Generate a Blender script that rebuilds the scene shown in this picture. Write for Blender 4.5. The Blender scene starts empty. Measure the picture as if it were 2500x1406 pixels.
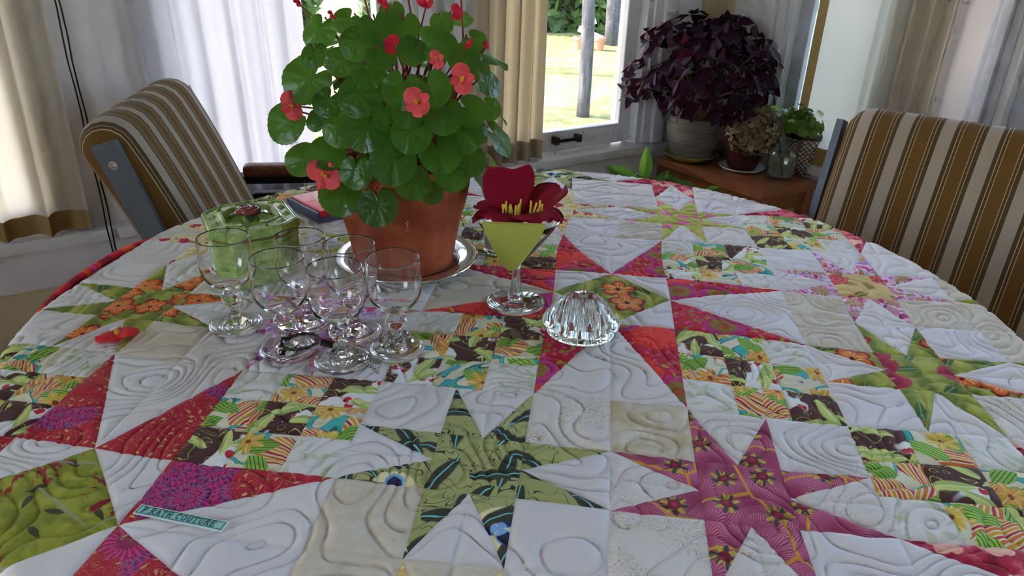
import bpy, bmesh, math, random
import numpy as np
from mathutils import Vector, Matrix, Euler
random.seed(7); RNG = np.random.default_rng(11)
PI = math.pi
SC = bpy.context.scene
COL = SC.collection

# ------------------------------------------------------------------ camera
CAM_POS = Vector((0.19711, -0.38156, 1.16215))
YAW, PITCH, ROLL = -0.11555548, 0.4501844, 0.02957262
def camera():
    fw = Vector((math.sin(YAW)*math.cos(PITCH), math.cos(YAW)*math.cos(PITCH), -math.sin(PITCH)))
    r = Vector((math.cos(YAW), -math.sin(YAW), 0)); up = r.cross(fw)
    r2 = math.cos(ROLL)*r + math.sin(ROLL)*up; u2 = -math.sin(ROLL)*r + math.cos(ROLL)*up
    m = Matrix((r2, u2, -fw)).transposed().to_4x4(); m.translation = CAM_POS
    cd = bpy.data.cameras.new('camera'); cd.sensor_fit = 'HORIZONTAL'; cd.sensor_width = 36
    cd.lens = 1747.36/2500*36; cd.clip_start = 0.02; cd.clip_end = 300
    o = bpy.data.objects.new('camera', cd); COL.objects.link(o); o.matrix_world = m
    SC.camera = o
camera()

# ------------------------------------------------------------------ room frame: corner KC, a runs left along the back wall, b runs along the right wall
KC = Vector((0.5953, 2.3129, 0)); AV = Vector((-0.766, -0.643, 0)); BV = Vector((0.643, -0.766, 0))
def W(a, b, z): return KC + AV*a + BV*b + Vector((0, 0, z))
ROOM = Matrix(((AV.x, BV.x, 0, KC.x), (AV.y, BV.y, 0, KC.y), (0, 0, 1, 0), (0, 0, 0, 1)))

# ------------------------------------------------------------------ world, sun, exposure
def world():
    w = bpy.data.worlds.new('World'); SC.world = w; w.use_nodes = True
    nt = w.node_tree; nt.nodes.clear()
    sky = nt.nodes.new('ShaderNodeTexSky'); sky.sky_type = 'NISHITA'; sky.sun_disc = False
    sky.sun_elevation = math.radians(44); sky.sun_rotation = math.radians(270); sky.air_density = 1.0; sky.dust_density = 2.0
    bg = nt.nodes.new('ShaderNodeBackground'); bg.inputs[1].default_value = 1.0
    out = nt.nodes.new('ShaderNodeOutputWorld')
    tint = nt.nodes.new('ShaderNodeMix'); tint.data_type = 'RGBA'; tint.blend_type = 'MULTIPLY'; tint.inputs[0].default_value = 1.0
    tint.inputs[7].default_value = (1.09, 1.0, 0.985, 1); nt.links.new(sky.outputs[0], tint.inputs[6]); nt.links.new(tint.outputs[2], bg.inputs[0]); nt.links.new(bg.outputs[0], out.inputs[0])
world()
def sun():
    d = (AV*0.65 - BV*0.55 + Vector((0, 0, 0.85))).normalized()       # towards the sun: from the left, slanting onto the back wall
    L = bpy.data.lights.new('sun', 'SUN'); L.energy = 11.0; L.angle = math.radians(0.6); L.color = (1, 0.94, 0.84)
    o = bpy.data.objects.new('sun', L); COL.objects.link(o)
    o.rotation_euler = d.to_track_quat('Z', 'Y').to_euler(); o.location = d*20
sun()
vs = SC.view_settings
vs.view_transform = 'Standard'; vs.look = 'None'; vs.gamma = 1.0; vs.use_curve_mapping = False
vs.exposure = 1.25
cy = SC.cycles
cy.use_denoising = True; cy.use_adaptive_sampling = True; cy.adaptive_threshold = 0.12; cy.adaptive_min_samples = 12; cy.max_bounces = 28; cy.transmission_bounces = 26; cy.transparent_max_bounces = 24
cy.diffuse_bounces = 4; cy.glossy_bounces = 24; cy.sample_clamp_indirect = 6.0; cy.blur_glossy = 0.6

# ------------------------------------------------------------------ colour helpers
def lin(v):
    v /= 255.0
    return v/12.92 if v <= 0.04045 else ((v+0.055)/1.055)**2.4
def c(r, g, b, k=2.0):                     # a colour as seen in the dim room, turned into an albedo
    return tuple(min(0.92, k*lin(x)) for x in (r, g, b)) + (1,)
def c1(r, g, b): return c(r, g, b, 1.0)

# ------------------------------------------------------------------ shader expressions
class NT:
    def __init__(s, name):
        s.mat = bpy.data.materials.new(name); s.mat.use_nodes = True
        s.t = s.mat.node_tree; s.t.nodes.clear()
        s.out = s.t.nodes.new('ShaderNodeOutputMaterial')
    def n(s, typ): return s.t.nodes.new(typ)
    def put(s, sock, v):
        if isinstance(v, bpy.types.NodeSocket): s.t.links.new(v, sock)
        elif v is not None:
            if sock.type == 'RGBA' and not hasattr(v, '__len__'): v = (v, v, v, 1)
            if sock.type == 'RGBA' and len(v) == 3: v = tuple(v)+(1,)
            sock.default_value = v
    def m(s, op, a, b=None, cc=None, clamp=False):
        nd = s.n('ShaderNodeMath'); nd.operation = op; nd.use_clamp = clamp
        for i, v in enumerate((a, b, cc)): s.put(nd.inputs[i], v)
        return nd.outputs[0]
    def add(s, a, b): return s.m('ADD', a, b)
    def sub(s, a, b): return s.m('SUBTRACT', a, b)
    def mul(s, a, b): return s.m('MULTIPLY', a, b)
    def lt(s, a, b, w=0.06):                # 1 where a < b, soft over w
        return s.m('MULTIPLY_ADD', s.sub(b, a), 1.0/w, 0.5, clamp=True)
    def both(s, a, b): return s.m('MULTIPLY', a, b)
    def mix(s, f, a, b):
        nd = s.n('ShaderNodeMix'); nd.data_type = 'RGBA'
        s.put(nd.inputs[0], f); s.put(nd.inputs[6], a); s.put(nd.inputs[7], b); return nd.outputs[2]
    def vm(s, op, a, b=None):
        nd = s.n('ShaderNodeVectorMath'); nd.operation = op; s.put(nd.inputs[0], a); s.put(nd.inputs[1], b); return nd.outputs[0]
    def scale(s, a, k):
        nd = s.n('ShaderNodeVectorMath'); nd.operation = 'SCALE'; s.put(nd.inputs[0], a); s.put(nd.inputs[3], k); return nd.outputs[0]
    def xyz(s, v):
        nd = s.n('ShaderNodeSeparateXYZ'); s.put(nd.inputs[0], v); return nd.outputs
    def vec(s, x, y, z=0.0):
        nd = s.n('ShaderNodeCombineXYZ'); s.put(nd.inputs[0], x); s.put(nd.inputs[1], y); s.put(nd.inputs[2], z); return nd.outputs[0]
    def obj(s): return s.n('ShaderNodeTexCoord').outputs['Object']
    def rnd(s): return s.n('ShaderNodeObjectInfo').outputs['Random']
    def uv(s):
        nd = s.n('ShaderNodeUVMap'); return nd.outputs[0]
    def noise(s, v, scale=5, det=2, rough=0.5, dist=0.0):
        nd = s.n('ShaderNodeTexNoise'); s.put(nd.inputs['Vector'], v); nd.inputs['Scale'].default_value = scale
        nd.inputs['Detail'].default_value = det; nd.inputs['Roughness'].default_value = rough; nd.inputs['Distortion'].default_value = dist
        return nd.outputs[0], nd.outputs[1]
    def vor(s, v, scale, rand=0.7, off=0.0):   # scattered motif cells: local x, y in cell units and three random numbers
        q = s.scale(v, scale)
        q = s.vm('ADD', q, (off, off*1.7, 0))
        nd = s.n('ShaderNodeTexVoronoi'); nd.voronoi_dimensions = '2D'; nd.inputs['Scale'].default_value = 1; nd.inputs['Randomness'].default_value = rand
        s.put(nd.inputs['Vector'], q)
        d = s.xyz(s.vm('SUBTRACT', q, nd.outputs['Position']))
        sp = s.n('ShaderNodeSeparateColor'); s.put(sp.inputs[0], nd.outputs['Color'])
        return d[0], d[1], sp.outputs[0], sp.outputs[1], sp.outputs[2]
    def rot(s, x, y, ang):
        cs, sn = s.m('COSINE', ang), s.m('SINE', ang)
        return s.add(s.mul(x, cs), s.mul(y, sn)), s.sub(s.mul(y, cs), s.mul(x, sn))
    def polar(s, x, y): return s.m('SQRT', s.add(s.mul(x, x), s.mul(y, y))), s.m('ARCTAN2', y, x)
    def flower(s, v, scale, size, n, lobe=0.35, rand=0.7, off=0.0, keep=1.0):
        x, y, a, b, cc = s.vor(v, scale, rand, off)
        r, th = s.polar(x, y)
        th = s.m('MULTIPLY_ADD', a, 6.28, th)
        R = s.m('MULTIPLY_ADD', s.m('ABSOLUTE', s.m('COSINE', s.mul(th, n/2.0))), size*lobe, size*(1-lobe))
        mk = s.lt(r, R, 0.05*size+0.01)
        if keep < 1: mk = s.both(mk, s.lt(b, keep, 0.01))
        return mk, r, th, a, b, cc, R
    def leaf(s, v, scale, L, wd, rand=0.8, off=0.0, keep=1.0):
        x, y, a, b, cc = s.vor(v, scale, rand, off)
        x, y = s.rot(x, y, s.mul(a, 6.28))
        xx = s.m('DIVIDE', x, L)
        h = s.mul(s.sub(1.0, s.mul(xx, xx)), wd)
        ay = s.m('ABSOLUTE', y)
        mk = s.lt(ay, h, 0.03)
        if keep < 1: mk = s.both(mk, s.lt(b, keep, 0.01))
        return mk, x, y, ay, a, b, cc
    def ramp(s, f, stops, interp='LINEAR'):
        nd = s.n('ShaderNodeValToRGB'); s.put(nd.inputs[0], f); cr = nd.color_ramp; cr.interpolation = interp
        while len(cr.elements) < len(stops): cr.elements.new(0.5)
        for e, (p, col) in zip(cr.elements, stops): e.position = p; e.color = col if len(col) == 4 else tuple(col)+(1,)
        return nd.outputs[0]
    def bump(s, h, strength=0.3, dist=0.001):
        nd = s.n('ShaderNodeBump'); s.put(nd.inputs['Height'], h); nd.inputs['Strength'].default_value = strength; nd.inputs['Distance'].default_value = dist
        return nd.outputs[0]
    def pbr(s, col, rough=0.6, metal=0.0, normal=None, spec=0.4, trans=None, coat=0.0, sheen=0.0):
        b = s.n('ShaderNodeBsdfPrincipled'); s.put(b.inputs['Base Color'], col); s.put(b.inputs['Roughness'], rough)
        s.put(b.inputs['Metallic'], metal); b.inputs['Specular IOR Level'].default_value = spec
        b.inputs['Coat Weight'].default_value = coat; b.inputs['Coat Roughness'].default_value = 0.08; b.inputs['Sheen Weight'].default_value = sheen
        if normal is not None: s.put(b.inputs['Normal'], normal)
        sh = b.outputs[0]
        if trans:                           # share of light let through from behind
            f, tc = trans
            t = s.n('ShaderNodeBsdfTranslucent'); s.put(t.inputs[0], tc)
            mx = s.n('ShaderNodeMixShader'); s.put(mx.inputs[0], f); s.t.links.new(sh, mx.inputs[1]); s.t.links.new(t.outputs[0], mx.inputs[2]); sh = mx.outputs[0]
        s.t.links.new(sh, s.out.inputs[0]); return s.mat

def plain(name, col, rough=0.6, metal=0.0, var=0.06, scale=30, **kw):
    t = NT(name); f, _ = t.noise(t.obj(), scale, 3)
    dark = tuple(x*(1-var*2) for x in col[:3]); lite = tuple(min(1, x*(1+var)) for x in col[:3])
    col2 = t.ramp(f, [(0.3, dark), (0.7, lite)])
    return t.pbr(col2, rough, metal, t.bump(f, 0.08, 0.0008), **kw)

# ------------------------------------------------------------------ objects
def mesh_obj(name, me, mat=None, parent=None, loc=None, rot=None, smooth=True):
    o = bpy.data.objects.new(name, me); COL.objects.link(o)
    if mat is not None and not me.materials: me.materials.append(mat)
    if parent is not None: o.parent = parent
    if loc is not None: o.location = loc
    if rot is not None: o.rotation_euler = rot
    if smooth and len(me.polygons): me.polygons.foreach_set('use_smooth', [True]*len(me.polygons))
    return o
def pyd(name, vs_, fs, mat=None, parent=None, smooth=True, **kw):
    me = bpy.data.meshes.new(name); me.from_pydata([tuple(v) for v in vs_], [], fs); me.update()
    return mesh_obj(name, me, mat, parent, smooth=smooth, **kw)
def tag(o, label=None, cat=None, group=None, kind=None):
    if label: o['label'] = label
    if cat: o['category'] = cat
    if group: o['group'] = group
    if kind: o['kind'] = kind
    return o
def empty(name, loc=(0, 0, 0), rz=0.0, label=None, cat=None, group=None):
    o = bpy.data.objects.new(name, None); COL.objects.link(o); o.location = loc; o.rotation_euler = (0, 0, rz); o.empty_display_size = 0.05
    return tag(o, label, cat, group)

class MB:
    """collects pieces into one mesh"""
    def __init__(s): s.v = []; s.f = []
    def addm(s, vs_, fs, M=None):
        k = len(s.v)
        s.v += [tuple(M @ Vector(v)) if M is not None else tuple(v) for v in vs_]; s.f += [tuple(i+k for i in f) for f in fs]; return s
    def box(s, x0, x1, y0, y1, z0, z1, M=None, bev=0.0):
        bm = bmesh.new(); bmesh.ops.create_cube(bm, size=1)
        for v in bm.verts: v.co = Vector(((x0+x1)/2+v.co.x*(x1-x0), (y0+y1)/2+v.co.y*(y1-y0), (z0+z1)/2+v.co.z*(z1-z0)))
        if bev > 0: bmesh.ops.bevel(bm, geom=bm.edges[:], offset=bev, segments=2, affect='EDGES', profile=0.6)
        bm.verts.index_update()
        s.addm([v.co.copy() for v in bm.verts], [[v.index for v in f.verts] for f in bm.faces], M); bm.free(); return s
    def lathe(s, prof, n=40, M=None, scal=None, close=False):
        # scal(theta, i) may scale the radius; close joins the last ring to the first
        vs_ = []; fs = []
        m = len(prof)
        for i, (r, z) in enumerate(prof):
            for k in range(n):
                th = 2*PI*k/n; rr = max(r, 1e-5)*(scal(th, i) if scal else 1)
                vs_.append((rr*math.cos(th), rr*math.sin(th), z))
        for i in range(m if close else m-1):
            j = (i+1) % m
            for k in range(n): fs.append((i*n+k, i*n+(k+1) % n, j*n+(k+1) % n, j*n+k))
        return s.addm(vs_, fs, M)
    def tube(s, pts, r, n=8, cap=True):
        pts = [Vector(p) for p in pts]; vs_ = []; fs = []; up = Vector((0, 0, 1)); ref = None
        for i, p in enumerate(pts):
            d = (pts[min(i+1, len(pts)-1)]-pts[max(i-1, 0)]).normalized()
            if ref is None: ref = d.orthogonal().normalized()
            else: ref = (ref - d*ref.dot(d)).normalized()
            q = d.cross(ref); rr = r[i] if hasattr(r, '__len__') else r
            for k in range(n): vs_.append(p+ref*(rr*math.cos(2*PI*k/n))+q*(rr*math.sin(2*PI*k/n)))
        for i in range(len(pts)-1):
            for k in range(n): fs.append((i*n+k, i*n+(k+1) % n, (i+1)*n+(k+1) % n, (i+1)*n+k))
        if cap: fs.append(tuple(range(n-1, -1, -1))); fs.append(tuple((len(pts)-1)*n+k for k in range(n)))
        return s.addm(vs_, fs)
    def strip(s, pts, ax, wid, th):
        """a flat bar: centre line pts, width wid across, thickness th along the fixed axis ax"""
        pts = [Vector(p) for p in pts]; ax = Vector(ax).normalized(); vs_ = []; fs = []
        for i, p in enumerate(pts):
            d = (pts[min(i+1, len(pts)-1)]-pts[max(i-1, 0)]).normalized(); q = ax.cross(d).normalized()
            e = min(0.25*wid, 0.25*th)
            for (a, b) in ((-.5, -.5), (.5, -.5), (.5, .5), (-.5, .5)): vs_.append(p+q*(wid*a)+ax*(th*b))
        for i in range(len(pts)-1):
            for k in range(4): fs.append((i*4+k, i*4+(k+1) % 4, (i+1)*4+(k+1) % 4, (i+1)*4+k))
        fs.append((3, 2, 1, 0)); n = (len(pts)-1)*4; fs.append((n, n+1, n+2, n+3))
        return s.addm(vs_, fs)
    def grid(s, fn, nu, nv, M=None):
        vs_ = [fn(i/nu, j/nv) for j in range(nv+1) for i in range(nu+1)]
        fs = [(j*(nu+1)+i, j*(nu+1)+i+1, (j+1)*(nu+1)+i+1, (j+1)*(nu+1)+i) for j in range(nv) for i in range(nu)]
        return s.addm(vs_, fs, M)
    def build(s, name, mat, parent=None, smooth=False, solid=0.0, angle=None, **kw):
        me = bpy.data.meshes.new(name); me.from_pydata(s.v, [], s.f); me.update()
        bm = bmesh.new(); bm.from_mesh(me); bmesh.ops.recalc_face_normals(bm, faces=bm.faces[:]); bm.to_mesh(me); bm.free()
        o = mesh_obj(name, me, mat, parent, smooth=smooth or angle is not None, **kw)
        if angle is not None: me.set_sharp_from_angle(angle=math.radians(angle))
        if solid: md = o.modifiers.new('solid', 'SOLIDIFY'); md.thickness = solid; md.offset = 0
        return o
def bez(p, n=16):
    """smooth curve through points (Catmull-Rom)"""
    p = [Vector(q) for q in p]; out = []
    for i in range(len(p)-1):
        a, b, cc, d = p[max(i-1, 0)], p[i], p[i+1], p[min(i+2, len(p)-1)]
        for k in range(n):
            t = k/n
            out.append(0.5*((2*b)+(cc-a)*t+(2*a-5*b+4*cc-d)*t*t+(3*b-a-3*cc+d)*t**3))
    out.append(p[-1]); return out
def frame_z(n, x=None):
    """rotation whose Z is n and X is as near x as it can be"""
    n = Vector(n).normalized(); x = Vector(x) if x is not None else n.orthogonal()
    x = (x - n*x.dot(n)); x = x.normalized() if x.length > 1e-5 else n.orthogonal().normalized()
    y = n.cross(x); return Matrix((x, y, n)).transposed().to_4x4()

def glass_mat(name, tint=(1, 1, 1), ior=1.47, rough=0.0):
    t = NT(name); g = t.n('ShaderNodeBsdfGlass'); g.inputs['IOR'].default_value = ior; g.inputs['Roughness'].default_value = rough
    f, _ = t.noise(t.obj(), 60, 1)
    t.put(g.inputs[0], t.mix(f, tuple(x*0.985 for x in tint)+(1,), tuple(tint)+(1,)))
    t.t.links.new(g.outputs[0], t.out.inputs[0]); return t.mat
def pane_mat(name):
    t = NT(name); tr = t.n('ShaderNodeBsdfTransparent'); gl = t.n('ShaderNodeBsdfGlossy'); gl.inputs['Roughness'].default_value = 0.02
    f, _ = t.noise(t.obj(), 3, 2); t.put(tr.inputs[0], t.mix(f, (0.935, 0.932, 0.94, 1), (0.965, 0.963, 0.965, 1)))
    fr = t.n('ShaderNodeFresnel'); fr.inputs[0].default_value = 1.45
    mx = t.n('ShaderNodeMixShader'); t.put(mx.inputs[0], fr.outputs[0]); t.t.links.new(tr.outputs[0], mx.inputs[1]); t.t.links.new(gl.outputs[0], mx.inputs[2])
    t.t.links.new(mx.outputs[0], t.out.inputs[0]); return t.mat
# ================================================================== materials of the room
M_WALL = plain('wall_paint_white', (0.72, 0.71, 0.72, 1), 0.7, var=0.03, scale=8)
M_YEL = plain('wall_paint_cream', (0.60, 0.52, 0.33, 1), 0.75, var=0.04, scale=6)
M_TRIM = plain('trim_gloss_white', (0.72, 0.73, 0.76, 1), 0.35, var=0.03, scale=14)
M_SASH = plain('sash_paint_grey', (0.50, 0.54, 0.60, 1), 0.4, var=0.08, scale=20)
M_CEIL = plain('ceiling_white', (0.80, 0.80, 0.78, 1), 0.8, var=0.02)
M_PANE = pane_mat('window_glass')
M_BLACK = plain('black_iron', (0.012, 0.012, 0.014, 1), 0.35, 0.6)
def floor_mat():
    t = NT('floor_boards'); p = t.obj(); s = t.xyz(p)
    f, _ = t.noise(t.vec(t.mul(s[0], 2.0), t.mul(s[1], 30.0)), 3, 4)
    col = t.ramp(f, [(0.3, c(120, 92, 62)), (0.7, c(150, 120, 84))])
    return t.pbr(col, 0.4)
def pmesh(o): o.matrix_world = ROOM; return o

def wall(name, axis, L0, L1, z1, openings, mat, d0=-0.12, d1=0.0, z0=0.0):
    mb = MB()
    def bx(s0, s1, za, zb):
        if s1-s0 < 1e-4 or zb-za < 1e-4: return
        if axis == 'a': mb.box(s0, s1, d0, d1, za, zb)
        else: mb.box(d0, d1, s0, s1, za, zb)
    cur = L0
    for (s0, s1, za, zb) in sorted(openings):
        bx(cur, s0, z0, z1); bx(s0, s1, z0, za); bx(s0, s1, zb, z1); cur = s1
    bx(cur, L1, z0, z1)
    return tag(pmesh(mb.build(name, mat)), kind='structure')

LA, LB, HC = 4.2, 3.7, 2.45
SILL = 0.55
BACK = [(0.34, 1.02, SILL, 2.02), (1.19, 1.86, SILL, 2.02), (2.03, 2.70, SILL, 2.02), (2.9, 3.7, SILL, 2.02)]
RIGHT = [(0.25, 0.66, SILL, 2.02), (0.93, 1.75, 0.35, 2.05), (2.1, 2.9, 0.55, 2.05)]
LEFTW = [(1.3, 2.3, 0.6, 2.1)]
REAR = []
tag(pmesh(MB().box(-0.12, LA+0.12, -0.12, LB+0.12, -0.12, 0).build('floor', floor_mat())), kind='structure')
tag(pmesh(MB().box(-0.12, LA+0.12, -0.12, LB+0.12, HC, HC+0.12).build('ceiling', M_CEIL)), kind='structure')
tag(pmesh(MB().box(-0.72, LA+0.72, -0.72, LB+0.72, HC+0.121, HC+0.20).build('sun_block_roof', M_CEIL)), kind='structure')  # unseen slab, added so its overhang keeps direct sun off the table
wall('wall_back', 'a', -0.12, LA+0.12, HC, BACK, M_WALL)
wall('wall_right', 'b', 0.0, LB+0.12, HC, RIGHT, M_WALL)
def far_wall(name, axis, L0, L1, at, openings):
    d = (at, at+0.12); return wall(name, axis, L0, L1, HC, openings, M_WALL, *d)
far_wall('wall_left', 'b', 0.0, LB, LA, LEFTW)
far_wall('wall_front', 'a', -0.12, LA+0.12, LB, REAR)

def mapbox(mb, axis, s0, s1, d0, d1, z0, z1, bev=0.0):
    return mb.box(s0, s1, d0, d1, z0, z1, bev=bev) if axis == 'a' else mb.box(d0, d1, s0, s1, z0, z1, bev=bev)
WN = [0]
def window(axis, s0, s1, z0, z1, base=0.0, sgn=1, stile=0.055, rail=0.07, label=None, handle=None, mull=None, sash_mat=None):
    """sgn=+1: the room lies towards growing d"""
    WN[0] += 1
    r = empty('window_%d' % WN[0]); r.matrix_world = ROOM; tag(r, label, None, None, 'structure')
    D = lambda a, b: tuple(sorted((base+sgn*a, base+sgn*b)))
    sm = sash_mat or M_TRIM
    mb = MB()                                              # jamb lining
    for (a, b) in ((s0-0.001, s0+0.02), (s1-0.02, s1+0.001)): mapbox(mb, axis, a, b, *D(-0.12, 0.001), z0, z1)
    mapbox(mb, axis, s0, s1, *D(-0.12, 0.001), z1-0.02, z1+0.001)
    mb.build('jamb', M_TRIM, r)
    fr = MB()
    a0, a1 = s0+0.02, s1-0.02
    mapbox(fr, axis, a0, a0+stile, *D(-0.075, -0.035), z0+0.003, z1-0.02, bev=0.004)
    mapbox(fr, axis, a1-stile, a1, *D(-0.075, -0.035), z0+0.003, z1-0.02, bev=0.004)
    mapbox(fr, axis, a0+stile, a1-stile, *D(-0.075, -0.035), z0+0.003, z0+rail, bev=0.004)
    mapbox(fr, axis, a0+stile, a1-stile, *D(-0.075, -0.035), z1-0.02-rail, z1-0.02, bev=0.004)
    zm = (z0+z1)/2+0.02
    mapbox(fr, axis, a0+stile, a1-stile, *D(-0.075, -0.035), zm-0.025, zm+0.025, bev=0.004)
    if mull: mapbox(fr, axis, mull-0.02, mull+0.02, *D(-0.075, -0.035), z0+rail, z1-0.02-rail, bev=0.004)
    sash = fr.build('sash', sm, r)
    ms = ([mull] if mull else [])
    edges = [a0+stile] + ms + [a1-stile]
    for i in range(len(edges)-1):
        for (za, zb) in ((z0+rail, zm-0.025), (zm+0.025, z1-0.02-rail)):
            pn = MB(); mapbox(pn, axis, edges[i]+(0.02 if i else 0), edges[i+1]-(0.02 if i+2 < len(edges) else 0), *D(-0.057, -0.053), za, zb); pn.build('pane', M_PANE, r)
    if handle:
        h = MB(); hs, hz = handle
        for q in (-0.045, 0.045): mapbox(h, axis, hs+q-0.008, hs+q+0.008, *D(-0.036, -0.008), hz-0.012, hz+0.012, bev=0.003)
        mapbox(h, axis, hs-0.045, hs+0.045, *D(-0.016, -0.006), hz-0.005, hz+0.005, bev=0.002)
        h.build('handle', M_BLACK, r); 
    return r
window('a', *BACK[0], handle=(0.636, 0.592), rail=0.068, stile=0.05, label='white sash window with black pull handle looking onto the lawn')
window('a', *BACK[1], label='sash window half hidden behind pale gathered curtain and the begonia')
window('a', *BACK[2], label='window behind the leftmost gathered curtain')
window('a', *BACK[3], label='back wall window beyond the left edge')
window('b', *RIGHT[0], stile=0.045, sash_mat=M_SASH, label='narrow corner window with grey sash beside the potted plants')
window('b', *RIGHT[1], stile=0.06, sash_mat=M_SASH, label='grey framed glass door unit at the right edge')
window('b', *RIGHT[2], label='right wall window outside the view')
for w_ in LEFTW: window('b', *w_, base=LA, sgn=-1, label='left wall window outside the view')
for w_ in REAR: window('a', *w_, base=LB, sgn=-1, label='front wall window behind the viewer')

# sills, aprons and casings
TN = [0]
def trim(axis, boxes, mat=M_TRIM, bev=0.004):
    TN[0] += 1; mb = MB()
    for b in boxes: mapbox(mb, axis, *b, bev=bev)
    return tag(pmesh(mb.build('trim_%d' % TN[0], mat, angle=40)), kind='structure')
trim('a', [(0.042, 4.15, -0.075, 0.040, 0.523, 0.5505)])                 # back sill
trim('b', [(0.0, 0.84, -0.075, 0.040, 0.523, 0.5505)])                  # right sill
trim('a', [(0.02, 4.15, 0.0005, 0.016, 0.425, 0.5225)])                   # apron
trim('b', [(0.02, 0.84, 0.0005, 0.016, 0.425, 0.5225)])
def casing(axis, s, dirn, w=(0.04, 0.07, 0.10), z0=0.5515, z1=2.05, base=0.0005):
    """stepped casing growing from the opening edge s away along dirn"""
    bs = []; q = s
    for i, ww in enumerate(w):
        e = q+dirn*ww; bs.append((min(q, e), max(q, e), base, base+(0.014, 0.030, 0.018)[i], z0, z1)); q = e
    return bs
trim('a', casing('a', 0.34, -1, (0.03, 0.05, 0.12)))
trim('a', casing('a', 1.02, 1, (0.02, 0.03, 0.02)))
trim('a', casing('a', 1.19, -1, (0.02, 0.03, 0.02)))
trim('b', casing('b', 0.25, -1, (0.03, 0.05, 0.12)))
trim('b', casing('b', 0.93, -1, (0.02, 0.025, 0.02), z0=0.0), M_SASH)
trim('a', [(0.0, 0.14, 0.0003, 0.0012, 0.552, 2.4)], M_YEL, 0)            # cream strip of wall in the corner
trim('b', [(0.0015, 0.05, 0.0003, 0.0012, 0.552, 2.4)], M_YEL, 0)
trim('a', [(0.0, 4.2, 0.0003, 0.0012, 0.09, 0.425)], M_YEL, 0)            # cream wall below the apron
trim('b', [(0.0015, 0.84, 0.0003, 0.0012, 0.09, 0.425)], M_YEL, 0)
tag(trim('a', [(0.0, 4.2, 0.0003, 0.014, 0.0005, 0.09)]), kind='structure').name = 'baseboard_back'
tag(trim('b', [(0.016, 0.84, 0.0003, 0.014, 0.0005, 0.09)]), kind='structure').name = 'baseboard_right'

# ------------------------------------------------------------------ curtains
def linen(name, base, thru, f=0.5, rough=0.9, stripes=None):
    t = NT(name); p = t.obj(); s = t.xyz(p)
    n1, _ = t.noise(p, 180, 2); n2, _ = t.noise(p, 22, 3)
    k = t.m('MULTIPLY_ADD', n1, 0.25, t.mul(n2, 0.2))
    col = t.mix(k, tuple(x*0.82 for x in base[:3])+(1,), base)
    tc = t.mix(k, tuple(x*0.8 for x in thru[:3])+(1,), thru)
    return t.pbr(col, rough, 0, t.bump(n1, 0.15, 0.0006), spec=0.1, trans=(f, tc))
M_LIN1 = linen('curtain_linen_oat', (0.68, 0.63, 0.52, 1), (0.88, 0.82, 0.68, 1), 0.58)
M_LIN2 = linen('curtain_linen_white', (0.70, 0.67, 0.69, 1), (0.86, 0.83, 0.89, 1), 0.46)
M_LIN3 = linen('curtain_linen_tan', (0.55, 0.46, 0.32, 1), (0.62, 0.50, 0.32, 1), 0.35)
M_HEM = linen('curtain_hem_ochre', (0.48, 0.35, 0.15, 1), (0.50, 0.34, 0.13, 1), 0.35)
M_CREAM = linen('curtain_linen_cream', (0.66, 0.61, 0.52, 1), (0.80, 0.74, 0.62, 1), 0.5)

def curtain(name, axis, s0, s1, z0, z1, d, amp, folds, mat, label, hem=0.07, hem_mat=None, border=None, fold_fn=None, wob=0.0, seed=0, taper=0.0, edge0=0.0, edge1=0.0):
    r = random.Random(seed); ph = [r.uniform(0, 6.28) for _ in range(4)]
    root = empty(name); root.matrix_world = ROOM; tag(root, label, 'curtain', None)
    def fn(u, v):
        z = z0+(z1-z0)*v
        t = u + wob*0.02*math.sin(5*v+ph[1])*math.sin(PI*u)
        ss = s0+(s1-s0)*t + edge0*(1-u)*v + edge1*u*v
        ff = fold_fn(u) if fold_fn else u*folds
        w = math.sin(2*PI*ff+ph[0]) + 0.35*math.sin(2*PI*ff*1.73+ph[1]+v*1.2) + 0.12*math.sin(2*PI*ff*3.1+ph[2])
        dd = d + amp*(1-taper*v)*w*0.7
        ss += amp*0.35*math.cos(2*PI*ff+ph[0])
        return (ss, dd, z) if axis == 'a' else (dd, ss, z)
    n = 160
    MB().grid(fn, n, 24).build('cloth', mat, root, smooth=True)
    if hem:
        hv = hem/(z1-z0)
        def hf(u, v):
            p = list(fn(u, v*hv)); q = 1 if axis == 'a' else 0; p[q] += 0.0025; return tuple(p)
        MB().grid(hf, n, 3).build('hem', hem_mat or mat, root, smooth=True)
        def hf2(u, v):
            p = list(fn(u, v*hv)); q = 1 if axis == 'a' else 0; p[q] -= 0.0025; return tuple(p)
        MB().grid(hf2, n, 3).build('hem', hem_mat or mat, root, smooth=True)
    if border:
        def bf(u, v):
            p = list(fn(border[0]+(border[1]-border[0])*u, v)); q = 1 if axis == 'a' else 0; p[q] += 0.003; return tuple(p)
        MB().grid(bf, 8, 24).build('border', hem_mat or mat, root, smooth=True)
    rod = MB(); zz = z1+0.004
    P0, P1 = ((s0-0.03, d, zz), (s1+0.03, d, zz)) if axis == 'a' else ((d, s0-0.03, zz), (d, s1+0.03, zz))
    rod.tube([P0, P1], 0.007).build('rod', M_TRIM, root, smooth=True)
    return root
curtain('curtain', 'a', 2.005, 2.72, 0.555, 2.0, 0.024, 0.021, 9.0, M_LIN1, 'oat linen curtain in round folds with ochre hem, leftmost window', 0.045, M_HEM, wob=0.6, seed=3, taper=0.2, edge0=-0.03)
curtain('curtain', 'a', 1.475, 1.855, 0.555, 2.0, 0.016, 0.015, 6.0, M_LIN2, 'pale white translucent curtain hanging behind the left striped chair', 0.05, M_LIN2, wob=1.0, seed=5)
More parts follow.
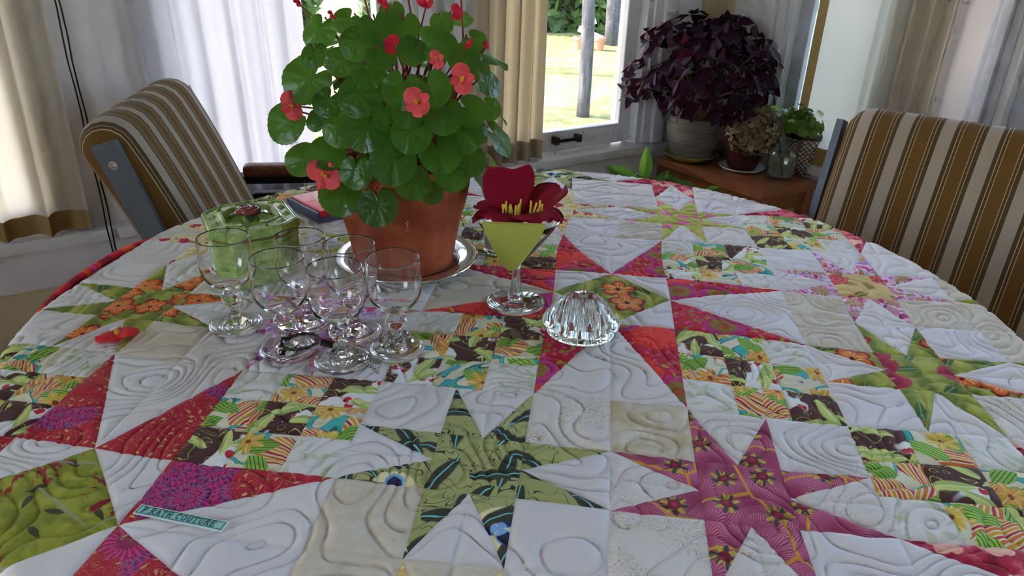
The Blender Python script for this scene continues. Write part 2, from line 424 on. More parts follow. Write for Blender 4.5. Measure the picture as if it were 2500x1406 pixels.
curtain('curtain', 'a', 0.775, 0.99, 0.555, 2.0, 0.018, 0.022, 4.2, M_LIN3, 'narrow bunched tan curtain left of the lawn window', 0.06, M_LIN3, seed=9, wob=1.0)
curtain('curtain', 'b', 0.385, 0.765, 0.555, 2.0, 0.020, 0.016, 4.0, M_CREAM, 'cream curtain with ochre side border, behind the right chair', 0.055, M_HEM, border=(0.0, 0.085), seed=4,
        fold_fn=lambda u: 0.35*u if u < 0.5 else 0.175+(u-0.5)*7.2, edge0=0.0)

# blind cords at the left window
cd = empty('blind_cord', W(1.972, 0.048, 0.0), label='thin dark blind cord hanging over the sill by the leftmost curtain', cat='cord')
cd.location = (0, 0, 0)
for k, (q, e) in enumerate(((0.0, 0.0), (0.008, 0.004))):
    pts = [tuple(W(1.968+q+0.0015*math.sin(i*1.7+k), 0.046+e, 1.9-1.55*i/30)) for i in range(31)]
    MB().tube(pts, 0.0016, 6).build('cord', M_BLACK, cd, smooth=True)

# ================================================================== outdoors
GZ = -0.4
def lawn_mat():
    t = NT('lawn_grass'); p = t.obj()
    a, _ = t.noise(p, 0.9, 5, 0.6); b, _ = t.noise(p, 9, 4, 0.65)
    col = t.ramp(t.m('MULTIPLY_ADD', b, 0.5, t.mul(a, 0.5)), [(0.32, (0.10, 0.12, 0.045)), (0.5, (0.18, 0.20, 0.08)), (0.68, (0.32, 0.30, 0.17))])
    return t.pbr(col, 0.9, 0, t.bump(b, 0.6, 0.05), spec=0.1)
M_LAWN = lawn_mat()
def ground():
    def fn(u, v):
        x = -34+68*u; y = -14+64*v
        h = GZ + 0.35*max(0, (y-11)/14.0)**1.3 + 0.06*math.sin(x*0.5)*math.sin(y*0.4+1)
        if -3.5 < x < 4.5 and -3.5 < y < 4: h = min(h, GZ-0.02)
        return (x, y, h)
    return tag(MB().grid(fn, 90, 90).build('ground', M_LAWN, smooth=True), kind='structure')
ground()
M_BARK = None
def bark_mat(name, d, l):
    t = NT(name); p = t.obj(); s = t.xyz(p)
    f, _ = t.noise(t.vec(t.mul(s[0], 3), t.mul(s[1], 3), t.mul(s[2], 0.5)), 9, 5, 0.65)
    return t.pbr(t.ramp(f, [(0.35, d), (0.65, l)]), 0.9, 0, t.bump(f, 0.8, 0.02), spec=0.1)
M_BARK = bark_mat('bark_grey', (0.06, 0.06, 0.065), (0.13, 0.13, 0.135))
def foliage_mat(name, d, l, th):
    t = NT(name); f, _ = t.noise(t.obj(), 1.3, 3)
    col = t.ramp(f, [(0.35, d), (0.65, l)])
    return t.pbr(col, 0.6, 0, spec=0.2, trans=(0.35, th))
M_FOL = foliage_mat('foliage_green', (0.03, 0.06, 0.02), (0.10, 0.17, 0.05), (0.20, 0.35, 0.06, 1))
M_FOL2 = foliage_mat('foliage_bluegreen', (0.03, 0.06, 0.04), (0.09, 0.14, 0.08), (0.15, 0.25, 0.08, 1))
def leafcloud(name, mat, parent, blobs, n, size, seed):
    r = np.random.default_rng(seed); V = []; F = []
    w = np.array([b[3]*b[4]*b[5] for b in blobs])**0.7; w /= w.sum()
    idx = r.choice(len(blobs), n, p=w)
    for i in idx:
        b = blobs[i]; d = r.normal(size=3); d /= np.linalg.norm(d); rad = r.uniform(0.55, 1.0)
        cpos = np.array(b[:3])+d*np.array(b[3:6])*rad
        x = r.normal(size=3); x /= np.linalg.norm(x); y = np.cross(x, r.normal(size=3)); y /= np.linalg.norm(y)
        s = size*r.uniform(0.6, 1.4); k = len(V)
        V += [tuple(cpos-x*s), tuple(cpos+y*s*0.45), tuple(cpos+x*s), tuple(cpos-y*s*0.45)]; F.append((k, k+1, k+2, k+3))
    return tag(pyd(name, V, F, mat, parent, smooth=False), kind='stuff')
def tree(loc, h, rad, crown, n, size, seed, label, mat, lean=(0, 0), knot=False):
    root = empty('tree', loc, label=label, cat='tree', group='trees on the lawn')
    r = random.Random(seed)
    pts = []; rr = []
    for i in range(13):
        t = i/12; pts.append((lean[0]*t+0.04*math.sin(t*7+seed), lean[1]*t, -0.15+(h+0.15)*t)); rr.append(rad*(1.12-0.5*t)*(1+0.06*math.sin(t*23+seed)))
        if knot and i == 2: rr[-1] *= 1.14
    mb = MB().tube(pts, rr, 14)
    for k in range(7):
        a = r.uniform(0, 6.28); z = h*r.uniform(0.45, 0.95); L = r.uniform(0.8, 1.9)
        b0 = Vector((lean[0]*z/h, lean[1]*z/h, z)); b1 = b0+Vector((math.cos(a)*L, math.sin(a)*L, L*0.7))
        mb.tube([b0, (b0+b1)/2+Vector((0, 0, 0.1)), b1], [rad*0.32, rad*0.22, rad*0.08], 7)
    mb.build('trunk', M_BARK, root, smooth=True)
    leafcloud('crown', mat, root, crown, n, size, seed)
def crown(h, R, k, seed):
    r = random.Random(seed); return [(r.uniform(-R, R), r.uniform(-R, R), h+r.uniform(-0.8, 1.4), r.uniform(0.6, 1.1), r.uniform(0.6, 1.1), r.uniform(0.4, 0.8)) for _ in range(k)]
tree((-0.02, 6.9, GZ), 5.2, 0.058, crown(5.3, 1.9, 9, 1), 1500, 0.11, 1, 'slim grey tree trunk nearest the lawn window', M_FOL, knot=True)
tree((0.25, 12.6, GZ), 6.5, 0.115, crown(6.4, 2.4, 11, 2), 1800, 0.13, 2, 'pale thicker tree trunk farther off behind the garden boards', M_FOL2)
tree((-5.6, 9.5, GZ), 6.0, 0.13, crown(6.0, 2.6, 12, 3), 2200, 0.13, 3, 'lawn tree seen above the left of the begonia', M_FOL)
tree((-11.6, 5.0, GZ), 6.2, 0.16, crown(6.0, 2.6, 11, 4), 2000, 0.13, 4, 'lawn tree far to the left casting shade', M_FOL2)
# shrub border
SHL = ['dark shrub at the far lawn edge, left end', 'dark shrub behind the begonia at the far lawn edge', 'loose shrub at the far lawn edge left of the lawn tree', 'dense shrub right behind the slim lawn tree', 'shrub beside the garden boards at the far lawn edge', 'shrub half behind the window jamb at the far lawn edge']
for i, (x, y) in enumerate(((-9.8, 11.6), (-6.4, 13.2), (-3.3, 14.4), (-0.4, 14.6), (2.4, 14.0), (5.4, 12.6))):
    root = empty('shrub', (x, y, GZ), label=SHL[i], cat='shrub', group='shrubs at the far lawn edge')
    r = random.Random(50+i)
    bl = [(-1.0+2.0*q/17, r.uniform(-0.5, 0.5), (0.35, 1.2, 2.1)[q % 3]+r.uniform(-0.2, 0.2), r.uniform(0.5, 0.65), r.uniform(0.5, 0.8), r.uniform(0.6, 0.9)) for q in range(18)]
    leafcloud('foliage', (M_FOL2, M_FOL)[i % 2], root, bl, 6500, 0.15, 60+i)
    MB().tube([(0, 0, -0.2), (0.05, 0, 1.4)], [0.06, 0.03], 8).build('stem', M_BARK, root, smooth=True)
for i, (x, y, lb) in enumerate(((2.3, 4.9, 'leafy shrub outside the narrow corner window'), (4.3, 3.0, 'leafy shrub outside behind the cream curtain'), (3.0, 7.4, 'tall dark shrub seen through the corner window'))):
    root = empty('shrub', (x, y, GZ), label=lb, cat='shrub', group='shrubs outside the right wall')
    r = random.Random(80+i)
    bl = [(r.uniform(-0.7, 0.7), r.uniform(-0.6, 0.6), r.uniform(0.2, 1.8+0.5*(i == 2)), r.uniform(0.35, 0.6), r.uniform(0.35, 0.6), r.uniform(0.3, 0.6)) for _ in range(11)]
    leafcloud('foliage', M_FOL, root, bl, 3200, 0.07, 90+i)
    MB().tube([(0, 0, -0.2), (0.03, 0, 0.9)], [0.04, 0.02], 8).build('stem', M_BARK, root, smooth=True)
# weathered boards and clay pots by the far tree
gb = empty('garden_boards', (-0.10, 11.9, GZ), label='two pale boards crossed on orange clay blocks below the far tree', cat='boards')
M_PALE = plain('pale_board', (0.55, 0.60, 0.58, 1), 0.7); M_CLAY = plain('orange_clay', (0.45, 0.20, 0.12, 1), 0.8)
MB().box(-0.42, 0.42, -0.05, 0.05, -0.09, 0.09, bev=0.01).build('board', M_PALE, gb, loc=(0.05, 0, 0.52), rot=(0, 0.35, 0))
MB().box(-0.20, 0.20, -0.05, 0.05, -0.09, 0.09, bev=0.01).build('board', M_PALE, gb, loc=(0.02, 0.1, 0.82), rot=(0, -0.5, 0))
gb.scale = (0.5, 0.5, 0.5)
for dx in (-0.28, 0.36):
    MB().lathe([(0, -0.05), (0.13, -0.05), (0.19, 0.30), (0.21, 0.30), (0.21, 0.40), (0.17, 0.40), (0.13, 0.0), (0, 0.0)], 16).build('clay_block', M_CLAY, gb, smooth=False, angle=30, loc=(dx, 0, 0.02))
# ================================================================== fabrics (printed cottons, drawn with nodes; coordinates in cm on the flat quilt)
def fabric(name, fn, wt=0.0):
    t = NT('cotton_'+name)
    r = t.rnd()
    v = t.vm('ADD', t.scale(t.uv(), 100.0), t.vec(t.mul(r, 173.0), t.mul(r, 311.0)))
    col = fn(t, v)
    w, _ = t.noise(v, 14, 2, 0.6)
    col = t.mix(t.m('MULTIPLY_ADD', w, 0.16, 0.0), col, (0.25, 0.24, 0.24, 1))
    return t.pbr(col, 0.85, 0, t.bump(w, 0.12, 0.0004), spec=0.15, sheen=0.05)
WHT = (0.80, 0.80, 0.80, 1)
def f_white(t, v):
    return t.mix(t.mul(t.rnd(), 0.8), (0.80, 0.80, 0.80, 1), (0.76, 0.77, 0.82, 1))
def f_swirlwhite(t, v):
    x, y, a, b, cc = t.vor(v, 0.75, 0.8)
    r, th = t.polar(x, y)
    s = t.m('SINE', t.m('MULTIPLY_ADD', r, 30.0, th))
    mk = t.both(t.lt(0.5, s, 0.6), t.lt(r, 0.4, 0.1))
    return t.mix(t.mul(mk, 0.6), (0.76, 0.76, 0.76, 1), (0.84, 0.84, 0.83, 1))
def f_cream(t, v):
    n, _ = t.noise(v, 0.5, 3, 0.6, 0.5); n2, _ = t.noise(v, 2.2, 2)
    k = t.m('MULTIPLY_ADD', t.lt(0.55, n2, 0.05), 0.25, t.lt(0.5, n, 0.5))
    return t.mix(k, (0.76, 0.74, 0.66, 1), (0.66, 0.60, 0.46, 1))
def f_scroll(t, v):                          # cream with fine tan scrollwork
    n, _ = t.noise(v, 0.9, 3, 0.55, 1.0)
    line = t.lt(t.m('ABSOLUTE', t.sub(t.m('FRACT', t.mul(n, 9.0)), 0.5)), 0.10, 0.06)
    n2, _ = t.noise(v, 0.22, 1); patch = t.lt(0.47, n2, 0.15)
    return t.mix(t.mul(t.mul(line, patch), 0.75), (0.80, 0.79, 0.75, 1), (0.42, 0.34, 0.20, 1))
def f_tan(t, v):
    n, _ = t.noise(v, 0.35, 3, 0.6, 0.4); n2, _ = t.noise(v, 1.4, 3, 0.6, 1.2)
    line = t.lt(t.m('ABSOLUTE', t.sub(t.m('FRACT', t.mul(n2, 7.0)), 0.5)), 0.08, 0.05)
    col = t.mix(t.lt(0.47, n, 0.25), (0.78, 0.75, 0.66, 1), (0.60, 0.52, 0.33, 1))
    return t.mix(t.mul(line, 0.35), col, (0.42, 0.35, 0.2, 1))
def f_marks(t, v):                           # tiny grey sketched marks
    mk, x, y, ay, a, b, cc = t.leaf(v, 1.0, 0.33, 0.30, 0.9)
    ed = t.both(mk, t.lt(0.16, ay, 0.05)); ed = t.both(ed, t.lt(ay, 0.21, 0.04))
    return t.mix(t.mul(ed, 0.45), (0.77, 0.76, 0.74, 1), (0.25, 0.22, 0.2, 1))
def f_stripe(t, v):
    s = t.xyz(v); n, _ = t.noise(t.vec(t.mul(s[0], 3.0), t.mul(s[1], 0.15)), 2.0, 3)
    return t.mix(n, (0.62, 0.64, 0.66, 1), (0.88, 0.88, 0.88, 1))
def f_sprig(t, v):                           # off white with tiny brown sprigs
    mk, *_ = t.leaf(v, 1.6, 0.30, 0.05, 0.9); mk2, *_ = t.leaf(v, 2.3, 0.25, 0.05, 0.9, 5.3)
    k = t.m('MAXIMUM', mk, mk2)
    return t.mix(t.mul(k, 0.45), (0.76, 0.74, 0.72, 1), (0.3, 0.24, 0.2, 1))
def f_whiteleaf(t, v):
    v = t.scale(v, 0.7)
    base = (0.80, 0.82, 0.80, 1)
    m1, x, y, ay, a, b, cc = t.leaf(v, 0.55, 0.50, 0.13, 0.9)
    col = t.mix(t.mul(m1, 0.75), base, t.mix(a, (0.50, 0.60, 0.34, 1), (0.62, 0.70, 0.52, 1)))
    m2, *_ = t.leaf(v, 0.8, 0.45, 0.10, 0.9, 3.1, 0.7)
    col = t.mix(t.mul(m2, 0.55), col, (0.42, 0.55, 0.30, 1))
    n, _ = t.noise(v, 0.35, 1, 0.5, 1.0)
    st = t.lt(t.m('ABSOLUTE', t.sub(t.m('FRACT', t.mul(n, 5.0)), 0.5)), 0.02, 0.02)
    return t.mix(t.mul(st, 0.6), col, (0.42, 0.55, 0.30, 1))
def f_brownleaf(t, v):
    v = t.scale(v, 0.55)
    br = c(58, 30, 28); n, _ = t.noise(v, 0.28, 2, 0.5, 0.6)
    blue = t.lt(0.575, n, 0.012)
    col = t.mix(blue, br, c(176, 205, 212))
    tm, r, th, a, b, cc, R = t.flower(v, 0.55, 0.33, 3, 0.75, 0.5, 4.0)
    col = t.mix(t.both(t.both(tm, t.lt(0.12, r, 0.02)), blue), col, c(150, 25, 40))
    nb = t.sub(1.0, blue)
    for off, sc in ((0.0, 0.40), (7.7, 0.52)):
        m1, x, y, ay, a, b, cc = t.leaf(v, sc, 0.56, 0.15, 0.85, off, 0.72)
        g = t.mix(t.lt(y, 0.0, 0.02), c(150, 165, 92), c(128, 148, 80))
        g = t.mix(t.lt(ay, 0.012, 0.01), g, c(190, 200, 150))
        col = t.mix(m1, col, g)
    n2, _ = t.noise(v, 0.5, 1, 0.5, 2.0)
    cu = t.both(t.lt(t.m('ABSOLUTE', t.sub(t.m('FRACT', t.mul(n2, 4.0)), 0.5)), 0.028, 0.02), nb)
    return t.mix(cu, col, c(160, 170, 90))
def f_tropical(t, v):
    v = t.scale(v, 0.58)
    col = c(196, 186, 160)
    n, _ = t.noise(v, 0.22, 1, 0.5, 1.5)
    fr = t.m('FRACT', t.mul(n, 3.0)); d = t.m('ABSOLUTE', t.sub(fr, 0.5))
    col = t.mix(t.lt(d, 0.11, 0.01), col, c(20, 80, 84)); col = t.mix(t.lt(d, 0.085, 0.01), col, c(46, 150, 150))
    # tulip petals striped in red, orange and gold
    mk, x, y, ay, a, b, cc = t.leaf(v, 0.33, 0.56, 0.36, 0.6, 1.0, 0.85)
    sw = t.m('FRACT', t.m('MULTIPLY_ADD', t.m('DIVIDE', y, t.add(0.55, t.mul(x, 0.5))), 2.3, t.mul(t.m('SINE', t.mul(x, 5.0)), 0.12)))
    pc = t.ramp(sw, [(0, c(190, 130, 24)), (0.22, c(208, 194, 158)), (0.34, c(160, 22, 38)), (0.52, c(208, 194, 158)), (0.64, c(196, 92, 28)), (0.86, c(208, 194, 158))], 'CONSTANT')
    col = t.mix(mk, col, pc)
    # green seed pods
    mk, x, y, ay, a, b, cc = t.leaf(v, 0.42, 0.50, 0.25, 0.7, 5.0, 0.8)
    st = t.m('ABSOLUTE', t.sub(t.m('FRACT', t.m('DIVIDE', ay, 0.085)), 0.5))
    pc = t.mix(t.lt(0.38, st, 0.06), t.mix(a, c(104, 150, 40), c(130, 175, 70)), c(22, 70, 40))
    col = t.mix(mk, col, pc)
    # small star flowers
    mk, r, th, a, b, cc, R = t.flower(v, 0.36, 0.36, 6, 0.55, 0.6, 9.0, 0.6)
    pc = t.mix(t.lt(t.m('ABSOLUTE', t.m('SINE', t.mul(th, 3.0))), 0.16, 0.1), t.mix(a, c(200, 110, 30), c(208, 165, 60)), c(225, 205, 150))
    pc = t.mix(t.lt(r, 0.06, 0.02), pc, c(120, 50, 20))
    return t.mix(0.16, t.mix(mk, col, pc), (0.10, 0.09, 0.06, 1))
def f_poppy(t, v):                           # red with pink dots and big orange poppies
    col = c(142, 8, 32)
    mk, r, th, a, b, cc, R = t.flower(v, 1.05, 0.27, 1, 0.12, 0.75, 0.0, 0.8)
    col = t.mix(mk, col, c(166, 50, 112))
    mk, x, y, ay, a, b, cc = t.leaf(v, 0.9, 0.5, 0.22, 0.8, 2.0, 0.35)
    col = t.mix(mk, col, t.mix(a, c(95, 100, 30), c(140, 120, 40)))
    mk, r, th, a, b, cc, R = t.flower(v, 0.17, 0.52, 7, 0.2, 0.6, 3.0, 0.75)
    n, _ = t.noise(t.vec(t.mul(r, 6.0), t.mul(th, 3.0), a), 2.2, 3, 0.6)
    big = t.ramp(n, [(0.30, c(120, 8, 25)), (0.42, c(176, 18, 28)), (0.52, c(190, 62, 18)), (0.62, c(172, 30, 70)), (0.74, c(170, 60, 120))])
    col = t.mix(mk, col, big)
    mk, r, th, a, b, cc, R = t.flower(v, 0.15, 0.42, 9, 0.15, 0.6, 21.0, 0.42)
    big = t.mix(t.lt(r, 0.24, 0.05), c(142, 30, 92), c(104, 90, 26)); big = t.mix(t.lt(r, 0.12, 0.03), big, c(120, 55, 15))
    return t.mix(mk, col, big)
def f_fans(t, v, red=c(136, 12, 36)):        # red, magenta and purple fans with gold scrolls
    v = t.scale(v, 0.7)
    col = red
    n, _ = t.noise(v, 0.14, 1, 0.5, 0.8)
    n3 = t.lt(0.59, n, 0.01)
    x, y, a, b, cc = t.vor(v, 0.42, 0.6)
    r, th = t.polar(x, y)
    ring = t.m('FRACT', t.m('MULTIPLY_ADD', r, 2.6, t.mul(t.m('ABSOLUTE', t.m('SINE', t.mul(th, 3.5))), -0.28)))
    pc = t.ramp(ring, [(0, c(92, 14, 80)), (0.22, c(142, 22, 76)), (0.5, c(56, 12, 64)), (0.62, c(140, 34, 84)), (0.90, c(40, 78, 92))], 'CONSTANT')
    ray = t.lt(0.55, t.m('SINE', t.mul(th, 26.0)), 0.4)
    pc = t.mix(t.mul(ray, 0.35), pc, c(190, 80, 140))
    col = t.mix(n3, col, pc)
    mk, r, th, a, b, cc, R = t.flower(v, 0.26, 0.36, 9, 0.22, 0.6, 5.0, 0.5)
    pf = t.mix(t.lt(t.m('SINE', t.mul(th, 20.0)), 0.2, 0.5), c(170, 40, 100), c(120, 15, 70)); pf = t.mix(t.lt(r, 0.16, 0.02), pf, c(110, 20, 60))
    col = t.mix(mk, col, pf)
    n2, _ = t.noise(v, 0.9, 2, 0.5, 1.5)
    ln = t.lt(t.m('ABSOLUTE', t.sub(t.m('FRACT', t.mul(n2, 5.0)), 0.5)), 0.035, 0.03)
    col = t.mix(t.mul(t.both(ln, t.sub(1.0, n3)), 0.8), col, c(150, 125, 75))
    mk, x, y, ay, a, b, cc = t.leaf(v, 1.5, 0.30, 0.12, 0.9, 3.0, 0.45)
    return t.mix(t.mul(t.both(mk, t.sub(1.0, n3)), 0.85), col, c(160, 140, 85))
def f_vine(t, v):                            # sage green, dark leaves with pale blue veins, black curls, blue flowers
    v = t.scale(v, 0.72)
    col = t.mix(t.rnd(), c(128, 134, 84), c(136, 140, 92))
    mk, r, th, a, b, cc, R = t.flower(v, 0.20, 0.36, 3, 0.12, 0.55, 0.0, 0.38)
    col = t.mix(mk, col, c(180, 178, 140))
    m3 = t.m('MULTIPLY_ADD', t.m('ABSOLUTE', t.m('COSINE', t.mul(th, 1.5))), 0.30, 0.02)
    col = t.mix(t.both(t.lt(r, m3, 0.02), mk), col, c(96, 136, 190))
    col = t.mix(t.both(t.both(t.lt(r, t.sub(m3, 0.05), 0.02), t.lt(0.10, r, 0.01)), mk), col, c(24, 28, 60))
    n2, _ = t.noise(v, 0.32, 1, 0.5, 2.5)
    cu = t.lt(t.m('ABSOLUTE', t.sub(t.m('FRACT', t.mul(n2, 3.2)), 0.5)), 0.025, 0.015)
    col = t.mix(t.both(cu, t.sub(1.0, mk)), col, c(34, 34, 24))
    for off in (4.0, 13.0):
        m1, x, y, ay, a, b, cc = t.leaf(v, 0.27, 0.60, 0.14, 0.8, off, 0.8)
        lc = t.mix(t.lt(ay, 0.012, 0.008), c(40, 44, 32), c(90, 165, 170))
        col = t.mix(m1, col, lc)
    return col
def f_rosefan(t, v):                         # dusty magenta fans, dark roses with yellow leaves, gold lines
    v = t.scale(v, 0.75)
    x, y, a, b, cc = t.vor(v, 0.33, 0.25)
    r, th = t.polar(x, y)
    ray = t.m('MULTIPLY_ADD', t.m('SINE', t.mul(th, 64.0)), 0.5, 0.5)
    k = t.mul(t.m('MULTIPLY', t.lt(0.34, r, 0.40), ray), 0.75)
    n, _ = t.noise(v, 0.4, 2)
    col = t.mix(k, t.mix(n, c(98, 24, 56), c(134, 44, 80)), c(186, 112, 144))
    vo = t.n('ShaderNodeTexVoronoi'); vo.voronoi_dimensions = '2D'; vo.feature = 'DISTANCE_TO_EDGE'; vo.inputs['Scale'].default_value = 0.16; vo.inputs['Randomness'].default_value = 0.6
    t.put(vo.inputs['Vector'], v)
    col = t.mix(t.lt(vo.outputs[0], 0.016, 0.012), col, c(165, 120, 40))
    mk, r, th, a, b, cc, R = t.flower(v, 0.33, 0.30, 9, 0.55, 0.35, 2.5, 0.75)
    lf = t.mix(t.lt(t.m('SINE', t.mul(th, 5.0)), 0.0, 0.2), c(150, 140, 50), c(46, 54, 44))
    lf = t.mix(t.lt(r, 0.14, 0.02), lf, c(92, 18, 44)); lf = t.mix(t.lt(r, 0.06, 0.02), lf, c(130, 30, 60))
    return t.mix(mk, col, lf)
def f_olive(t, v):                           # olive with wine red streak flower and grey strokes
    n, _ = t.noise(v, 0.5, 3, 0.6, 0.6); n1, _ = t.noise(v, 0.12, 1)
    col = t.mix(t.lt(0.52, n, 0.25), c(92, 98, 18), c(124, 128, 36))
    col = t.mix(t.both(t.lt(0.55, n, 0.05), t.lt(0.52, n1, 0.05)), col, c(170, 168, 104))
    m1, x, y, ay, a, b, cc = t.leaf(v, 0.40, 0.35, 0.11, 0.9, 2.0, 0.5)
    col = t.mix(m1, col, c(44, 46, 20))
    x, y, a, b, cc = t.vor(v, 0.10, 0.4, 0.35)
    r, th = t.polar(x, y)
    n2, _ = t.noise(t.vec(t.mul(r, 3.0), t.mul(th, 2.6)), 1.6, 3, 0.6)
    st = t.both(t.lt(0.54, n2, 0.03), t.lt(r, 0.46, 0.04))
    col = t.mix(st, col, c(104, 20, 24))
    m2, x, y, ay, a, b, cc = t.leaf(v, 0.13, 0.5, 0.012, 0.8, 9.0)
    return t.mix(m2, col, c(120, 122, 118))
def f_greenflower(t, v, fl=(c(120, 26, 34), c(170, 92, 40), c(205, 170, 110)), sc=0.17, size=0.44):
    n, _ = t.noise(v, 0.35, 3, 0.6, 0.8)
    s = t.xyz(v); wv = t.m('SINE', t.m('MULTIPLY_ADD', s[0], 1.6, t.mul(n, 9.0)))
    col = t.mix(t.m('MULTIPLY_ADD', wv, 0.5, 0.5), t.mix(n, c(66, 88, 34), c(104, 112, 40)), c(132, 138, 60))
    m1, x, y, ay, a, b, cc = t.leaf(v, 0.3, 0.5, 0.16, 0.8, 3.0, 0.5)
    col = t.mix(m1, col, t.mix(t.lt(ay, 0.02, 0.02), c(52, 84, 44), c(110, 130, 70)))
    mk, r, th, a, b, cc, R = t.flower(v, sc, size, 5, 0.35, 0.6, 1.5, 0.7)
    pc = t.mix(t.lt(r, t.mul(R, 0.82), 0.02), fl[0], fl[1])
    ray = t.lt(0.6, t.m('SINE', t.mul(th, 15.0)), 0.3)
    pc = t.mix(t.both(ray, t.lt(r, t.mul(R, 0.6), 0.05)), pc, fl[2])
    pc = t.mix(t.lt(r, 0.06, 0.02), pc, c(100, 10, 20))
    return t.mix(mk, col, pc)
def f_rosegreen(t, v): return f_greenflower(t, v, (c(134, 34, 58), c(120, 24, 52), c(196, 130, 150)), 0.11, 0.50)
def f_butterfly(t, v): return f_greenflower(t, v, (c(110, 36, 20), c(172, 84, 24), c(205, 150, 100)), 0.22, 0.50)
def f_lilac(t, v, fl=None):
    n, _ = t.noise(v, 0.5, 3, 0.6, 1.0)
    col = t.ramp(n, [(0.3, c(96, 24, 92)), (0.42, c(150, 120, 170)), (0.5, c(190, 170, 190)), (0.58, c(170, 60, 110)), (0.7, c(110, 26, 80))])
    mk, r, th, a, b, cc, R = t.flower(v, 0.32, 0.44, 6, 0.3, 0.7, 2.0, 0.6)
    pc = t.mix(t.lt(t.m('SINE', t.mul(th, 12.0)), 0.0, 0.4), t.mix(a, c(176, 92, 140), c(170, 150, 60)), t.mix(b, c(110, 60, 120), c(196, 170, 120)))
    col = t.mix(mk, col, pc)
    m1, *_ = t.leaf(v, 0.5, 0.4, 0.14, 0.8, 7.0, 0.35)
    return t.mix(m1, col, c(120, 116, 46))
def f_tanrose(t, v):
    n, _ = t.noise(v, 0.3, 3, 0.6, 0.6)
    col = t.mix(n, c(150, 118, 66), c(196, 172, 124))
    m1, x, y, ay, a, b, cc = t.leaf(v, 0.34, 0.5, 0.2, 0.8, 1.0, 0.55)
    col = t.mix(m1, col, t.mix(t.lt(ay, 0.05, 0.1), c(96, 84, 34), c(150, 130, 66)))
    mk, r, th, a, b, cc, R = t.flower(v, 0.16, 0.30, 6, 0.25, 0.6, 6.0, 0.6)
    return t.mix(mk, col, t.mix(t.m('FRACT', t.mul(r, 9.0)), c(130, 20, 34), c(190, 80, 80)))
def f_limepink(t, v):
    n, _ = t.noise(v, 0.35, 3, 0.6, 0.5)
    col = t.mix(n, c(118, 128, 48), c(164, 168, 88))
    mk, r, th, a, b, cc, R = t.flower(v, 0.28, 0.36, 6, 0.35, 0.7, 2.0, 0.6)
    return t.mix(mk, col, t.mix(t.lt(t.m('SINE', t.mul(th, 10.0)), 0.2, 0.4), c(170, 40, 90), c(205, 120, 150)))
def f_ochre(t, v):
    n, _ = t.noise(v, 0.4, 3, 0.6, 1.2)
    col = t.ramp(n, [(0.35, c(196, 182, 140)), (0.47, c(170, 140, 70)), (0.55, c(200, 186, 150)), (0.66, c(120, 90, 40))])
    mk, r, th, a, b, cc, R = t.flower(v, 0.3, 0.3, 6, 0.4, 0.7, 2.0, 0.5)
    return t.mix(mk, col, c(150, 28, 60))
def f_redrose(t, v):
    n, _ = t.noise(v, 0.45, 4, 0.62, 0.6)
    col = t.ramp(n, [(0.35, c(104, 8, 34)), (0.5, c(140, 22, 50)), (0.6, c(186, 90, 110)), (0.7, c(120, 12, 40))])
    mk, r, th, a, b, cc, R = t.flower(v, 0.2, 0.28, 5, 0.2, 0.6, 2.0, 0.5)
    return t.mix(mk, col, t.mix(t.m('FRACT', t.mul(r, 8.0)), c(190, 160, 130), c(200, 120, 120)))
FAB = {k: fabric(k, f) for k, f in dict(white=f_white, swirl=f_swirlwhite, cream=f_cream, scroll=f_scroll, tan=f_tan, marks=f_marks, stripe=f_stripe, sprig=f_sprig,
    whiteleaf=f_whiteleaf, brownleaf=f_brownleaf, tropical=f_tropical, poppy=f_poppy, fans=f_fans, vine=f_vine, rosefan=f_rosefan, olive=f_olive, greenflower=f_greenflower,
    rosegreen=f_rosegreen, butterfly=f_butterfly, lilac=f_lilac, tanrose=f_tanrose, limepink=f_limepink, ochre=f_ochre, redrose=f_redrose).items()}

# ================================================================== round table
TC = Vector((0.126, 0.44, 0)); TR = 0.598; TZ = 0.744
M_WOOD = None
def wood_mat(name, d, l, rough=0.35, k=1.0, coat=0.2):
    t = NT(name); s = t.xyz(t.obj())
    f, _ = t.noise(t.vec(t.mul(s[0], 14*k), t.mul(s[1], 2*k), t.mul(s[2], 14*k)), 4, 5, 0.6, 0.4)
    return t.pbr(t.ramp(f, [(0.3, d), (0.7, l)]), rough, 0, t.bump(f, 0.1, 0.001), coat=coat)
M_WOOD = wood_mat('table_wood_brown', c(70, 38, 20), c(110, 64, 34))
tb = empty('dining_table', (TC.x, TC.y, 0), label='round wooden dining table under the patchwork quilt', cat='table')
MB().lathe([(0, TZ-0.03), (TR-0.03, TZ-0.03), (TR-0.014, TZ-0.02), (TR-0.014, TZ-0.005), (TR-0.018, TZ), (0, TZ)], 96).build('tabletop', M_WOOD, tb, angle=40)
MB().lathe([(0, 0.05), (0.09, 0.05), (0.07, 0.12), (0.05, 0.30), (0.07, 0.45), (0.06, 0.6), (0.12, 0.70), (0.12, TZ-0.03), (0, TZ-0.03)], 32).build('pedestal', M_WOOD, tb, smooth=True)
for k in range(4):
    a = k*PI/2+0.4
    MB().strip([(0.05*math.cos(a), 0.05*math.sin(a), 0.11), (0.2*math.cos(a), 0.2*math.sin(a), 0.09), (0.34*math.cos(a), 0.34*math.sin(a), 0.025)], (-math.sin(a), math.cos(a), 0), 0.05, 0.06).build('foot', M_WOOD, tb)

